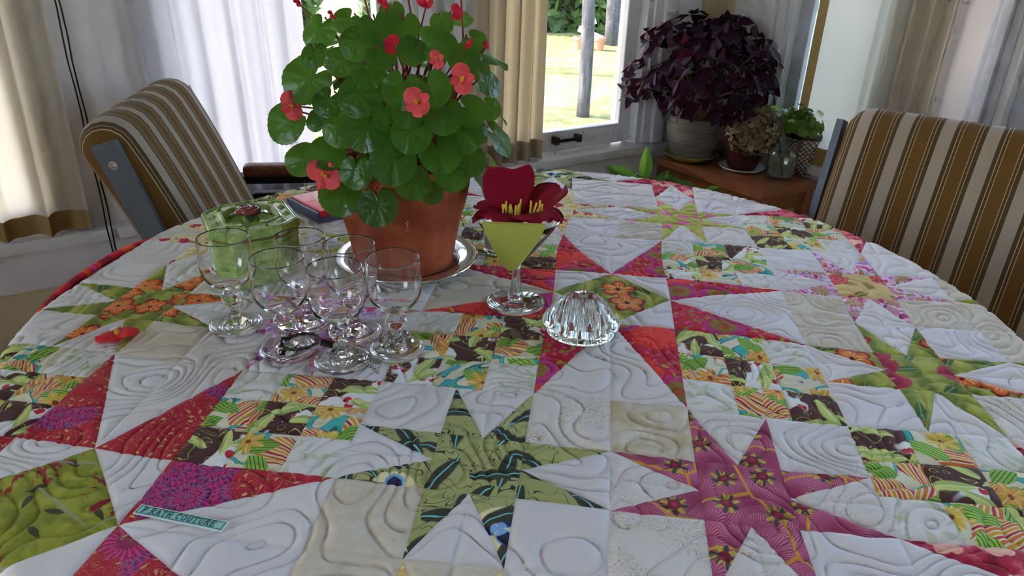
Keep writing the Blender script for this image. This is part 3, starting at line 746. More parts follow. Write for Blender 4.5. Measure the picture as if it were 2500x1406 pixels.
# ================================================================== quilt
US = 0.0762
QZ = 0.7475
WARP = [(2, 3, -0.031, 0.039), (3, 3, 0.024, -0.016), (1, 3, -0.036, -0.102), (0, 3, -0.084, -0.049), (4, 3, 0.022, 0.029), (5, 3, -0.022, -0.113), (3, 2, 0.028, -0.095), (3, 1, 0.018, -0.064), (1, 0, 0.041, -0.091), (2, 0, -0.008, 0.041), (2, 9, -0.033, -0.154), (4, 9, -0.013, -0.215), (3, 7, 0.024, 0.13), (6, 7, 0.032, 0.018), (6, 5, -0.072, 0.012), (0, 5, -0.048, 0.075), (0, 1, -0.054, 0.01), (-2, 3, -0.044, -0.133), (-4, 3, -0.009, 0.002), (-3, 1, 0.061, 0.044), (-2, 1, 0.064, -0.053), (-2, 0, 0.058, -0.068), (6, 2, -0.022, -0.06), (6, 1, -0.004, 0.012), (6, 4, 0.08, -0.026), (7, 6, -0.017, -0.159), (8, 6, -0.119, -0.068), (7.5, 4, -0.045, -0.03), (6, 8, -0.036, -0.219), (7, 9, 0.031, -0.017), (8, 9, -0.045, 0.032), (4, 12, 0.007, -0.292), (5, 12, 0.008, -0.206), (5, 9, -0.032, 0.092), (3, 11, 0.155, -0.192), (3, 10, 0.286, 0.141), (6, 11, -0.224, -0.16)]
WP = np.array(WARP)
def _rbf(A, B, s=1.5): return np.exp(-((A[:, None, :]-B[None, :, :])**2).sum(2)/(2*s*s))
_WC = np.linalg.solve(_rbf(WP[:, :2], WP[:, :2])+0.15*np.eye(len(WP)), WP[:, 2:])
def warp(uv): return uv + _rbf(uv, WP[:, :2]) @ _WC
# meandering quilting lines: level curves of a smooth random field
_K = RNG.normal(size=(46, 2)); _K /= np.linalg.norm(_K, axis=1)[:, None]; _K *= RNG.uniform(30, 100, size=(46, 1)); _PH = RNG.uniform(0, 6.28, 46); _AM = 30/np.linalg.norm(_K, axis=1)
def field(xy):
    a = xy @ _K.T + _PH; s = np.sin(a); cs = np.cos(a)
    return (s*_AM).sum(1), (cs*_AM) @ _K
def puff(xy):
    f, g = field(xy); gm = np.linalg.norm(g, axis=1)+1e-3
    k = 0.47; w = f*k; d = np.abs(w-np.round(w))/(gm*k)            # metres to the nearest quilting line
    d = np.minimum(d, 0.02)
    return 0.0032*(1-np.exp(-(d/0.0026)**1.0))
_K2 = RNG.normal(size=(20, 2)); _K2 /= np.linalg.norm(_K2, axis=1)[:, None]; _K2 *= RNG.uniform(60, 190, size=(20, 1)); _P2 = RNG.uniform(0, 6.28, 20)
def crinkle(xy): return np.sin(xy @ _K2.T+_P2).sum(1)*0.00011
def drape(P, zz):
    """lay flat points on the round table; beyond the rim they hang down"""
    d = P - np.array([TC.x, TC.y]); r = np.linalg.norm(d, axis=1); th = np.arctan2(d[:, 1], d[:, 0])
    rim = TR-0.012; R0 = 0.016; ex = np.clip(r-rim, 0, 0.075)
    ang = np.clip(ex/R0, 0, PI/2)
    rr = np.where(r < rim, r, rim+R0*np.sin(ang)); z = QZ + zz*np.cos(ang) - R0*(1-np.cos(ang)) - np.clip(ex-R0*PI/2, 0, None)
    fold = 0.004*np.clip(ex-0.03, 0, 1)/0.05*np.sin(th*22)
    rr = rr + zz*np.sin(ang) + fold
    return np.c_[TC.x+np.cos(th)*rr, TC.y+np.sin(th)*rr, z], r
QL = -6.17                                                       # the quilt's left edge
quilt = empty('patchwork_quilt', (TC.x, TC.y, 0), label='patchwork star quilt in whites and bright floral prints covering the round table', cat='quilt')
NP = [0]
def patch(name, poly, fab, label=None):
    """one sewn patch; poly of 3 or 4 (u, v) corners"""
    P = np.array(poly, float)
    if P[:, 0].max() <= QL+0.02: return
    P[:, 0] = np.maximum(P[:, 0], QL)
    cen = np.array([(TC.x)/US, (TC.y)/US]); 
    e = 0
    dmin = min(np.linalg.norm(P[i]+(P[(i+1) % len(P)]-P[i])*t-cen) for i in range(len(P)) for t in (0, .25, .5, .75))
    inside = np.linalg.norm(P.mean(0)-cen)
    if min(dmin, inside)*US > TR+0.06: return
    if P[:, 1].max() < -1.6: return                                # the near hang of the quilt, past the lower frame edge, is one skirt
    L = max(np.linalg.norm(P[i]-P[(i+1) % len(P)]) for i in range(len(P)))*US
    near = (P.mean(0)[1])*US
    res = 0.0017 if near < 0.34 else (0.0024 if near < 0.6 else 0.0034)
    n = max(3, int(math.ceil(L/res)))
    if len(P) == 3:
        ij = [(i, j) for j in range(n+1) for i in range(n+1-j)]; IJ = np.array(ij, float)/n
        UV = P[0]*(1-IJ[:, :1]-IJ[:, 1:]) + P[1]*IJ[:, :1] + P[2]*IJ[:, 1:]
        idx = {q: k for k, q in enumerate(ij)}; F = []
        for j in range(n):
            for i in range(n-j):
                F.append((idx[i, j], idx[i+1, j], idx[i, j+1]))
                if i+j < n-1: F.append((idx[i+1, j], idx[i+1, j+1], idx[i, j+1]))
    else:
        g = np.linspace(0, 1, n+1); I, J = np.meshgrid(g, g)
        I = I.ravel()[:, None]; J = J.ravel()[:, None]
        UV = P[0]*(1-I)*(1-J)+P[1]*I*(1-J)+P[2]*I*J+P[3]*(1-I)*J
        F = [(j*(n+1)+i, j*(n+1)+i+1, (j+1)*(n+1)+i+1, (j+1)*(n+1)+i) for j in range(n) for i in range(n)]
    # distance to the seams
    dm = np.full(len(UV), 9.0)
    for i in range(len(P)):
        a, b = P[i], P[(i+1) % len(P)]; ab = b-a; l2 = (ab**2).sum()
        if l2 < 1e-9: continue
        t = np.clip(((UV-a) @ ab)/l2, 0, 1); dm = np.minimum(dm, np.linalg.norm(UV-(a+t[:, None]*ab), axis=1)*US)
    xy = warp(UV)*US
    h = puff(xy) + crinkle(xy) - 0.0012*np.exp(-(dm/0.0022)**2)
    h = h*(0.55+0.45*np.minimum(1, dm/0.006))
    X, r = drape(xy, h)
    if (UV[:, 1].max() - UV[:, 1].min()) > 0 and (np.cross(P[1]-P[0], P[2]-P[0]) < 0): F = [f[::-1] for f in F]
    me = bpy.data.meshes.new(name)
    X[:, 0] -= TC.x; X[:, 1] -= TC.y
    me.from_pydata(X.tolist(), [], F)
    uvl = me.uv_layers.new(name='fab'); li = np.empty(len(me.loops), np.int32); me.loops.foreach_get('vertex_index', li)
    uvl.data.foreach_set('uv', (UV*US)[li].ravel())
    me.polygons.foreach_set('use_smooth', [True]*len(me.polygons)); me.update()
    o = bpy.data.objects.new(name, me); COL.objects.link(o); me.materials.append(FAB[fab]); o.parent = quilt
    NP[0] += 1
    return o
WRAND = random.Random(5)
def white(): return WRAND.choice(['white', 'white', 'white', 'swirl', 'swirl', 'marks', 'cream', 'sprig', 'stripe'])
def star(u0, v0, S, points, centre, diamond=None, whites=None, corners=None):
    """54-40 star: S is the size of one of its nine cells"""
    q = lambda x, y: (u0+x*S, v0+y*S)
    w = whites or {}
    # side cells: outward direction e, sideways f
    for k, (ox, oy, ex, ey) in enumerate(((1.5, 2, 0, 1), (2, 1.5, 1, 0), (1.5, 1, 0, -1), (1, 1.5, -1, 0))):
        fx, fy = ey, -ex
        A = q(ox, oy); i1 = q(ox-0.5*fx, oy-0.5*fy); i2 = q(ox+0.5*fx, oy+0.5*fy)
        t1 = q(ox-0.5*fx+ex, oy-0.5*fy+ey); t2 = q(ox+0.5*fx+ex, oy+0.5*fy+ey); mid = q(ox+ex, oy+ey)
        wf = w.get(k) or white()
        pf = points[k % len(points)] if isinstance(points, (list, tuple)) else points
        patch('star_point_patch', (t1, i1, A), pf); patch('star_point_patch', (t2, A, i2), pf)
        patch('background_triangle_patch', (t1, A, mid), wf); patch('background_triangle_patch', (mid, A, t2), wf)
    if diamond:
        M = [q(1.5, 2), q(2, 1.5), q(1.5, 1), q(1, 1.5)]
        patch('star_centre_patch', M, diamond)
        cw = white()
        for (cx, cy, a, b) in ((2, 2, 0, 1), (2, 1, 1, 2), (1, 1, 2, 3), (1, 2, 3, 0)): patch('centre_corner_patch', (M[a], q(cx, cy), M[b]), 'swirl' if cw == 'stripe' else 'white')
    else: patch('star_centre_patch', (q(1, 1), q(2, 1), q(2, 2), q(1, 2)), centre)
    for k, (x, y) in enumerate(((0, 2), (2, 2), (2, 0), (0, 0))):
        if corners == 'nine':
            sx = 1 if x else -1; sy = 1 if y else -1                 # brown squares run outwards from the star's middle
            for i in range(3):
                for j in range(3):
                    ii = i-1; jj = j-1
                    f = 'brownleaf' if ii*sx == jj*sy else ('whiteleaf' if (ii*sx == -jj*sy and ii != 0) else 'tropical')
                    a, b = x+i/3, y+j/3; patch('floral_square_patch', (q(a, b), q(a+1/3, b), q(a+1/3, b+1/3), q(a, b+1/3)), f)
        else:
            f = (w.get('c%d' % k)) or white()
            patch('background_square_patch', (q(x, y), q(x+1, y), q(x+1, y+1), q(x, y+1)), f)
big = lambda u0, v0, p, d, **kw: star(u0, v0, 2.0, p, None, diamond=d, corners='nine', **kw)
sm = lambda u0, v0, p, cn=None, **kw: star(u0, v0, 1.0, p, cn or p, **kw)
# sides are 0 top, 1 right, 2 bottom, 3 left; corners c0 top left, c1 top right, c2 bottom right, c3 bottom left
big(0, 3, 'poppy', 'greenflower', whites={2: 'swirl', 0: 'white', 1: 'white', 3: 'cream'})
big(-6, -3, 'fans', 'olive', whites={0: 'white', 1: 'white', 2: 'white'})
big(6, -3, 'redrose', 'rosegreen', whites={0: 'white', 3: 'white'})
big(-6, 9, 'fans', 'greenflower')
big(6, 9, 'redrose', 'greenflower')
sm(0, 0, 'vine', whites={0: 'swirl', 1: 'white', 2: 'white', 3: 'white', 'c0': 'swirl', 'c1': 'scroll', 'c2': 'white', 'c3': 'cream'})
sm(3, 0, 'rosefan', whites={0: 'marks', 1: 'marks', 2: 'marks', 3: 'marks', 'c0': 'tan', 'c1': 'stripe', 'c2': 'white', 'c3': 'scroll'})
sm(0, -3, 'ochre', whites={0: 'cream', 'c0': 'cream', 'c1': 'white'}); sm(3, -3, 'limepink', whites={0: 'white'})
sm(6, 3, ['greenflower', 'butterfly', 'rosegreen', 'greenflower'], 'rosegreen', whites={0: 'white', 1: 'white', 2: 'white', 3: 'white', 'c3': 'white', 'c0': 'cream', 'c1': 'white', 'c2': 'scroll'})
sm(6, 6, 'lilac', 'tanrose', whites={0: 'white', 1: 'white', 2: 'white', 3: 'white', 'c3': 'cream', 'c1': 'white', 'c2': 'cream'})
sm(9, 3, 'olive', 'olive', whites={3: 'white', 'c0': 'cream'}); sm(9, 6, 'olive', 'tanrose', whites={3: 'cream'})
sm(3, 9, 'limepink', whites={k: 'white' for k in range(4)}); sm(0, 9, ['ochre', 'ochre', 'ochre', 'lilac'], 'ochre')
sm(0, 12, 'vine', whites={k: 'white' for k in range(4)}); sm(3, 12, 'redrose', whites={k: 'white' for k in range(4)})
sm(-3, 3, 'lilac', whites={3: 'sprig', 2: 'white', 'c3': 'sprig', 'c0': 'white'}); sm(-6, 3, 'butterfly', whites={k: 'white' for k in range(4)})
sm(-6, 6, 'ochre', whites={0: 'cream', 1: 'cream'}); sm(-3, 6, 'limepink')
# hanging skirt below and the bound left edge
def skirt():
    n = 220; V = []; F = []
    for i in range(n):
        th = 2*PI*i/n
        for j, (e, zz) in enumerate(((0.010, 0), (0.0145, 0.015), (0.0145, 0.03), (0.0145, 0.046))):
            k = 0.0
            V.append(((TR-0.012+e+k-0.004)*math.cos(th), (TR-0.012+e+k-0.004)*math.sin(th), QZ-0.018-zz))
    for i in range(n):
        for j in range(3): F.append((i*4+j, ((i+1) % n)*4+j, ((i+1) % n)*4+j+1, i*4+j+1))
    me = bpy.data.meshes.new('skirt'); me.from_pydata(V, [], F); uvl = me.uv_layers.new(name='fab')
    li = np.empty(len(me.loops), np.int32); me.loops.foreach_get('vertex_index', li)
    U = np.array([(math.atan2(v[1], v[0])*0.6, v[2]) for v in V]); uvl.data.foreach_set('uv', U[li].ravel())
    return mesh_obj('skirt', me, FAB['cream'], quilt)
skirt()
def binding():
    t = NT('binding_cotton'); s = t.xyz(t.obj()); n, _ = t.noise(t.vec(0.0, t.mul(s[1], 1.0)), 26, 1)
    mat = t.pbr(t.ramp(n, [(0.38, c(120, 12, 36)), (0.46, c(160, 20, 40)), (0.54, c(178, 66, 28)), (0.6, c(170, 24, 50)), (0.68, c(160, 50, 120))], 'CONSTANT'), 0.8)
    vv = np.linspace(1.0, 9.6, 90); UV = np.c_[np.full(90, QL), vv]; xy = warp(UV)*US
    pts = []
    for p in xy:
        d = np.array([p[0]-TC.x, p[1]-TC.y]); r = np.linalg.norm(d)
        q = drape(p[None], np.array([0.001]))[0][0]; pts.append((q[0]-TC.x-0.002, q[1]-TC.y, q[2]+0.001))
    return MB().tube(pts, 0.0055, 8).build('binding', mat, quilt, smooth=True)
binding()
# sewn label
def label_tag():
    mint = plain('label_mint', c(120, 160, 158), 0.8, var=0.05, scale=200); edge = plain('label_selvage', c(170, 190, 190), 0.8); ink = plain('label_green_thread', c(40, 92, 84), 0.8)
    p0, p1, p2, p3 = Vector((-0.1412, 0.0055, 0)), Vector((-0.0640, -0.0020, 0)), Vector((-0.0630, 0.0088, 0)), Vector((-0.1385, 0.0140, 0))
    ex = (p1-p0).normalized(); ey = Vector((-ex.y, ex.x, 0)); w = 0.0775; h = 0.0105
    M = Matrix((ex, ey, Vector((0, 0, 1)))).transposed().to_4x4(); M.translation = p0+Vector((0, 0, 0.7517))
    root = MB().box(0, w, 0, h, 0, 0.0005).build('name_label', edge, quilt); root.matrix_world = M
    root.matrix_parent_inverse = quilt.matrix_world.inverted() if False else Matrix.Identity(4)
    root.matrix_basis = Matrix.Translation((-TC.x, -TC.y, 0)) @ M
    MB().box(0.0012, w-0.0012, 0.0011, h-0.0011, 0.0005, 0.0008).build('ground_weave', mint, root)
    fr = MB()
    for b in ((0.0015, w-0.0015, 0.0013, 0.0018), (0.0015, w-0.0015, h-0.0018, h-0.0013), (0.0015, 0.0021, 0.0013, h-0.0013), (w-0.0021, w-0.0015, 0.0013, h-0.0013)): fr.box(*b, 0.0008, 0.0010)
    fr.build('woven_border', ink, root)
    G = {'P': (['00-04', '00-24!', '24-33!', '33-32!', '32-22!', '22-02!'], 'b0 t0'), 'R': ([], ''), }
    # letters as strokes on a 4 x 6 box with small serifs
    L = {'P': [((0.6, 0), (0.6, 6)), ((0.6, 6), (2.6, 6), (3.5, 5.3), (3.5, 3.9), (2.6, 3.1), (0.6, 3.1)), ((-0.1, 0), (1.4, 0)), ((-0.1, 6), (0.8, 6))],
         '.': [((0.4, 0.1), (0.9, 0.1))],
         'R': [((0.6, 0), (0.6, 6)), ((0.6, 6), (2.6, 6), (3.4, 5.4), (3.4, 4.0), (2.6, 3.2), (0.6, 3.2)), ((1.9, 3.2), (3.6, 0)), ((-0.1, 0), (1.3, 0)), ((-0.1, 6), (0.8, 6)), ((3.1, 0), (4.2, 0))],
         'A': [((0.3, 0), (2.0, 6), (3.7, 0)), ((0.9, 2.1), (3.1, 2.1)), ((-0.3, 0), (1.0, 0)), ((3.0, 0), (4.3, 0))],
         'T': [((2, 0), (2, 6)), ((0, 6), (4, 6)), ((0, 6), (0, 4.8)), ((4, 6), (4, 4.8)), ((1.2, 0), (2.8, 0))],
         'H': [((0.6, 0), (0.6, 6)), ((3.4, 0), (3.4, 6)), ((0.6, 3.1), (3.4, 3.1)), ((0, 0), (1.2, 0)), ((0, 6), (1.2, 6)), ((2.8, 0), (4, 0)), ((2.8, 6), (4, 6))],
         'C': [((3.6, 4.6), (3.4, 5.6), (2.3, 6), (1.0, 5.5), (0.3, 4), (0.3, 2), (1.0, 0.5), (2.3, 0), (3.6, 0.9)), ((3.6, 6), (3.6, 4.6))],
         'O': [((2, 6), (0.9, 5.5), (0.3, 4), (0.3, 2), (0.9, 0.5), (2, 0), (3.1, 0.5), (3.7, 2), (3.7, 4), (3.1, 5.5), (2, 6))],
         'U': [((0.6, 6), (0.6, 1.6), (1.2, 0.4), (2, 0), (2.8, 0.4), (3.4, 1.6), (3.4, 6)), ((0, 6), (1.2, 6)), ((2.8, 6), (4, 6))],
         'E': [((0.6, 0), (0.6, 6)), ((0, 6), (3.5, 6), (3.5, 5.0)), ((0, 0), (3.6, 0), (3.6, 1.1)), ((0.6, 3.1), (2.6, 3.1)), ((2.6, 3.7), (2.6, 2.5))]}
    txt = MB(); x = 0.0056; k = 0.00090
    for ch in 'P.RATH COUTURE':
        if ch == ' ': x += 2.9*k; continue
        for st in L[ch]:
            for a, b in zip(st[:-1], st[1:]):
                a = Vector((x+a[0]*k, 0.0028+a[1]*k, 0.00095)); b = Vector((x+b[0]*k, 0.0028+b[1]*k, 0.00095)); txt.strip([a, b], (0, 0, 1), 0.95*k, 0.0003)
        x += (2.1 if ch == '.' else 5.55)*k
    txt.build('lettering', ink, root)
label_tag()
# ================================================================== things on the table
TOP = 0.7518
M_GLASS = glass_mat('clear_crystal', (1, 1, 1), 1.5)
M_GLASS2 = glass_mat('clear_soda_glass', (0.98, 1, 0.99), 1.47)
# ---- stemmed cordial glasses
def glass_proto():
    out = [(0.0, 0.0468), (0.005, 0.0470), (0.010, 0.0490), (0.0185, 0.0545), (0.0255, 0.0630), (0.0288, 0.0730), (0.0295, 0.0830), (0.0289, 0.0960), (0.0278, 0.1090), (0.0276, 0.1100),
           (0.0272, 0.1100), (0.0271, 0.1090), (0.0283, 0.0960), (0.0289, 0.0830), (0.0281, 0.0735), (0.0248, 0.0642), (0.0178, 0.0560), (0.0090, 0.0517), (0.0, 0.0508)]
    sm_ = [tuple(p) for p in [(v.x, v.y) for v in bez([(a, b, 0) for a, b in out], 3)]]
    bowl = MB().lathe([(max(r, 0), z) for r, z in sm_], 48)
    foot = [(0.0, 0.0270), (0.0048, 0.0268), (0.0046, 0.0235), (0.0058, 0.0150), (0.0085, 0.0088), (0.0150, 0.0052), (0.0240, 0.0031), (0.0296, 0.0020), (0.0300, 0.0012), (0.0296, 0.0004), (0.0200, 0.0008), (0.0, 0.0016)]
    ft = MB().lathe([(r, z) for r, z in foot], 48)
    def cut_ball(bands, n, R, zc, sq):
        mb = MB(); V = []; F = []
        for i, t in enumerate(bands):
            for k in range(n): th = 2*PI*(k+0.5*(i % 2))/n; V.append((R*math.sin(t)*math.cos(th), R*math.sin(t)*math.sin(th), zc+sq*R*math.cos(t)))
        for i in range(len(bands)-1):
            for k in range(n):
                a, b = i*n+k, i*n+(k+1) % n; d, e = (i+1)*n+k, (i+1)*n+(k+1) % n
                if i % 2 == 0: F += [(a, d, b), (b, d, e)]
                else: F += [(a, d, e), (a, e, b)]
        F.append(tuple(range(n))); m = (len(bands)-1)*n; F.append(tuple(m+k for k in range(n-1, -1, -1)))
        return mb.addm(V, F)
    kn = cut_ball([0.42, 0.95, 1.35, 1.80, 2.2, 2.72], 8, 0.0122, 0.0368, 0.92)
    return bowl, ft, kn
GP = None
GL = ['cordial glass farthest left, standing before the green box', 'cordial glass at front left with a dark chain bracelet round its stem', 'cordial glass at the back, between the green box and the pot', 'cordial glass at the back, partly hidden by the front middle glass', 'cordial glass nearest the viewer, a bead chain round its stem', 'cordial glass farthest right with a crystal bracelet round its foot']
GPOS = [(-0.2045, 0.3050), (-0.1237, 0.2623), (-0.1240, 0.3230), (-0.0635, 0.3125), (-0.0575, 0.2504), (-0.0065, 0.2845)]
src = None
for i, (x, y) in enumerate(GPOS):
    g = empty('cordial_glass', (x, y, TOP), random.uniform(0, 6.28), GL[i], 'glass', 'cordial glasses with cut ball stems')
    if src is None:
        bowl, ft, kn = glass_proto()
        src = [bowl.build('bowl', M_GLASS, g, smooth=True), ft.build('foot', M_GLASS, g, smooth=True), kn.build('cut_ball_stem', M_GLASS, g, smooth=False)]
    else:
        for s_ in src: q = s_.copy(); COL.objects.link(q); q.parent = g
# ---- bracelets on the glasses
M_SILV = plain('tarnished_silver', (0.42, 0.40, 0.37, 1), 0.28, 1.0, var=0.3, scale=300); M_DARKM = plain('dark_gunmetal', (0.10, 0.095, 0.09, 1), 0.3, 1.0)
def torus_pts(R, n, z, cx=0, cy=0, sq=1.0, ph=0): return [(cx+R*math.cos(2*PI*i/n+ph), cy+R*sq*math.sin(2*PI*i/n+ph), z) for i in range(n)]
def chain(root, pts, rl, rw, mat):
    for i, p in enumerate(pts):
        q = pts[(i+1) % len(pts)]; d = (Vector(q)-Vector(p)); M = frame_z((0, 0, 1), d) @ Matrix.Rotation(PI/2*(i % 2), 4, 'X'); M.translation = (Vector(p)+Vector(q))/2
        ring = [(rl*math.cos(2*PI*k/10), rl*0.55*math.sin(2*PI*k/10), 0) for k in range(11)]
        o = MB().tube(ring, rw, 5, cap=False).build('link', mat, root, smooth=True); o.matrix_basis = M
b1 = empty('chain_bracelet', (GPOS[1][0], GPOS[1][1], TOP), label='dark chain bracelet with square clasp round the front left glass stem', cat='bracelet')
chain(b1, [(0.016+0.020*math.cos(2*PI*i/34), -0.001+0.0175*math.sin(2*PI*i/34), 0.0125+0.002*math.cos(2*PI*i/34)) for i in range(34)], 0.0029, 0.0009, M_DARKM)
MB().box(-0.007, 0.007, -0.0045, 0.0045, -0.001, 0.001, bev=0.0005).build('clasp', M_DARKM, b1, loc=(0.044, 0.003, 0.0105), rot=(0.3, 0.35, 0.3))
b2 = empty('bead_bracelet', (GPOS[4][0], GPOS[4][1], TOP), label='silver link bracelet with ball bead round the nearest glass stem', cat='bracelet')
pts = [(0.004+0.015*math.cos(2*PI*i/26-0.5), -0.001+0.013*math.sin(2*PI*i/26-0.5), 0.0105) for i in range(27)]
chain(b2, pts[1:], 0.0025, 0.0007, M_SILV)
sp = MB().lathe([(0.0046*math.sin(PI*i/10), 0.0046*math.cos(PI*i/10)) for i in range(11)], 16)
sp.build('bead', M_SILV, b2, smooth=True, loc=(0.0245, -0.0085, 0.0098))
for k in range(6):
    MB().lathe([(0.0021*math.sin(PI*i/6), 0.0021*math.cos(PI*i/6)) for i in range(7)], 8).build('small_bead', M_SILV, b2, smooth=True, loc=(0.0300+0.0032*k, -0.0115-0.0020*k, 0.0085-0.0009*k))
b3 = empty('crystal_bracelet', (GPOS[5][0], GPOS[5][1], TOP), label='crystal bead bracelet lying round the rightmost glass foot', cat='bracelet')
for k in range(16):
    th = 2*PI*k/16
    mb = MB().lathe([(0.0, 0.0040), (0.0026, 0.0028), (0.0044, 0.0), (0.0026, -0.0028), (0.0, -0.0040)], 6)
    o = mb.build('crystal', (M_GLASS, M_SILV)[k % 3 == 0], b3, loc=(0.0155*math.cos(th), 0.0155*math.sin(th), 0.0120+0.0008*math.sin(k*2.2)))
    o.rotation_euler = (k*0.7, k*1.3, th)

# ---- green ceramic box with rose lid
def box():
    t = NT('green_glaze'); n, _ = t.noise(t.obj(), 45, 3)
    g = t.pbr(t.ramp(n, [(0.35, c(84, 112, 44)), (0.65, c(126, 152, 84))]), 0.16, coat=0.5, spec=0.6)
    M_DG = plain('rose_leaf_glaze', c(40, 66, 34), 0.2, coat=0.5); M_RO = plain('rose_glaze_wine', c(96, 40, 42), 0.15, var=0.2, scale=150, coat=0.6)
    M_BR = plain('brown_glaze_line', c(96, 62, 30), 0.3)
    O = [(-0.3118, 0.4461), (-0.3058, 0.4855), (-0.2569, 0.5186), (-0.2250, 0.5163), (-0.1807, 0.4570), (-0.1913, 0.4274), (-0.2383, 0.3767), (-0.2707, 0.3883)]
    cx = sum(p[0] for p in O)/8; cy = sum(p[1] for p in O)/8
    # tidy: symmetric chamfered square about the centre
    P = []
    for k in range(8):
        a, b = Vector(O[k])-Vector((cx, cy)), Vector(O[(k+4) % 8])-Vector((cx, cy)); P.append((a-b)/2)
    r = empty('ceramic_box', (cx, cy, TOP), label='green glazed octagonal ceramic box with a rose knob on its lid', cat='box')
    def ring(s, z): return [(p.x*s, p.y*s, z) for p in P]
    def loft(rings, cap0=True, cap1=True):
        V = [v for R in rings for v in R]; F = []
        for i in range(len(rings)-1):
            for k in range(8): F.append((i*8+k, i*8+(k+1) % 8, (i+1)*8+(k+1) % 8, (i+1)*8+k))
        if cap0: F.append(tuple(range(7, -1, -1)))
        if cap1: F.append(tuple((len(rings)-1)*8+k for k in range(8)))
        return MB().addm(V, F)
    loft([ring(0.86, 0), ring(0.93, 0.002), ring(0.95, 0.006), ring(0.94, 0.012), ring(0.94, 0.064), ring(0.90, 0.066)]).build('body', g, r, angle=35)
    for (z, hgt) in ((0.0145, 0.0016), (0.036, 0.0016), (0.059, 0.0016)):      # raised bands
        loft([ring(0.94, z-hgt-0.001), ring(0.956, z-hgt), ring(0.956, z+hgt), ring(0.94, z+hgt+0.001)], False, False).build('band', g, r, angle=35)
    loft([ring(0.93, 0.0658), ring(0.965, 0.0660), ring(0.965, 0.0672), ring(0.93, 0.0674)]).build('seam_line', M_BR, r)
    lid = loft([ring(0.95, 0.0674), ring(0.99, 0.0685), ring(1.0, 0.0715), ring(0.995, 0.0770), ring(0.97, 0.0795), ring(0.90, 0.0805), ring(0.88, 0.0790), ring(0.66, 0.0800), ring(0.63, 0.0818), ring(0.58, 0.0818), ring(0.55, 0.0800), ring(0.50, 0.0700)]).build('lid', g, r, angle=30)
    bd = MB()
    def beads(mb, s, z, d, rad):
        for k in range(8):
            a, b = P[k]*s, P[(k+1) % 8]*s; n = max(2, int((b-a).length/d))
            for i in range(n):
                p = a.lerp(b, (i+0.5)/n); mb.lathe([(rad*math.sin(PI/2*j/3), z+rad*math.cos(PI/2*j/3)) for j in range(4)], 6, Matrix.Translation((p.x, p.y, 0)))
    beads(bd, 0.94, 0.0797, 0.0030, 0.0013); beads(bd, 0.605, 0.0812, 0.0030, 0.0012)
    bd.build('bead_border', g, lid, smooth=True)
    for z in (0.0145, 0.036, 0.059):
        bb = MB()
        for k in range(8):
            a, b = P[k]*0.957, P[(k+1) % 8]*0.957; n = max(2, int((b-a).length/0.0034))
            for i in range(n):
                p = a.lerp(b, (i+0.5)/n); bb.lathe([(0.0011*math.sin(PI*j/4), z+0.0011*math.cos(PI*j/4)) for j in range(5)], 6, Matrix.Translation((p.x, p.y, 0)))
        bb.build('bead_row', g, r, smooth=True)
    for z in (0.0255, 0.0475):                                                # dots in the panels
        bb = MB()
        for k in range(8):
            a, b = P[k]*0.943, P[(k+1) % 8]*0.943; n = 3 if (b-a).length > 0.05 else 1
            for i in range(n):
                p = a.lerp(b, (i+0.5)/n); bb.lathe([(0.0022*math.sin(PI*j/4), z+0.0022*math.cos(PI*j/4)) for j in range(5)], 8, Matrix.Translation((p.x, p.y, 0)))
        bb.build('dot_row', g, r, smooth=True)
    for k in range(8):                                                       # rosettes round the lid
        a, b = P[k]*0.78, P[(k+1) % 8]*0.78; n = 2 if (b-a).length > 0.04 else 1
        for i in range(n):
            p = a.lerp(b, (i+0.5)/n)
            MB().lathe([(0.0, 0.0042), (0.0015, 0.0036), (0.0028, 0.0018), (0.0044, 0.0008), (0.0048, 0.0)], 10, scal=lambda th, i_: 1+0.22*math.cos(5*th)*(i_ > 2)).build('rosette', g, lid, smooth=True, loc=(p.x, p.y, 0.0793))
    MB().lathe([(0.0, -0.0095), (0.012, -0.0095), (0.010, -0.002), (0.011, 0.004), (0.0, 0.006)], 20).build('knob_base', g, lid, smooth=True, loc=(0, 0, 0.0795))
    def rose(th, i): return 1+0.05*math.sin(5*th+i)
    MB().lathe([(0.007, 0.002), (0.0145, 0.0035), (0.0165, 0.0080), (0.0150, 0.0115), (0.0132, 0.0120), (0.0125, 0.0100), (0.0110, 0.0125), (0.0095, 0.0132), (0.0088, 0.0108), (0.0070, 0.0132), (0.0052, 0.0138), (0.0044, 0.0115), (0.0028, 0.0140), (0.0, 0.0142)], 40,
        scal=lambda th, i: 1+0.07*math.sin(5*th+i*1.3)).build('rose', M_RO, lid, smooth=True, loc=(0, 0, 0.0795))
    for a in (0.4, 2.2, 3.6, 5.2):
        o = MB().grid(lambda u, v: (0.017*u, 0.012*(v-0.5)*math.sin(PI*min(0.98, u+0.05)), 0.002*math.sin(PI*u)-0.005*u*u), 8, 6).build('rose_leaf', M_DG, lid, smooth=True, solid=0.001, loc=(0.011*math.cos(a), 0.011*math.sin(a), 0.083)); o.rotation_euler = (0, 0, a)
box()

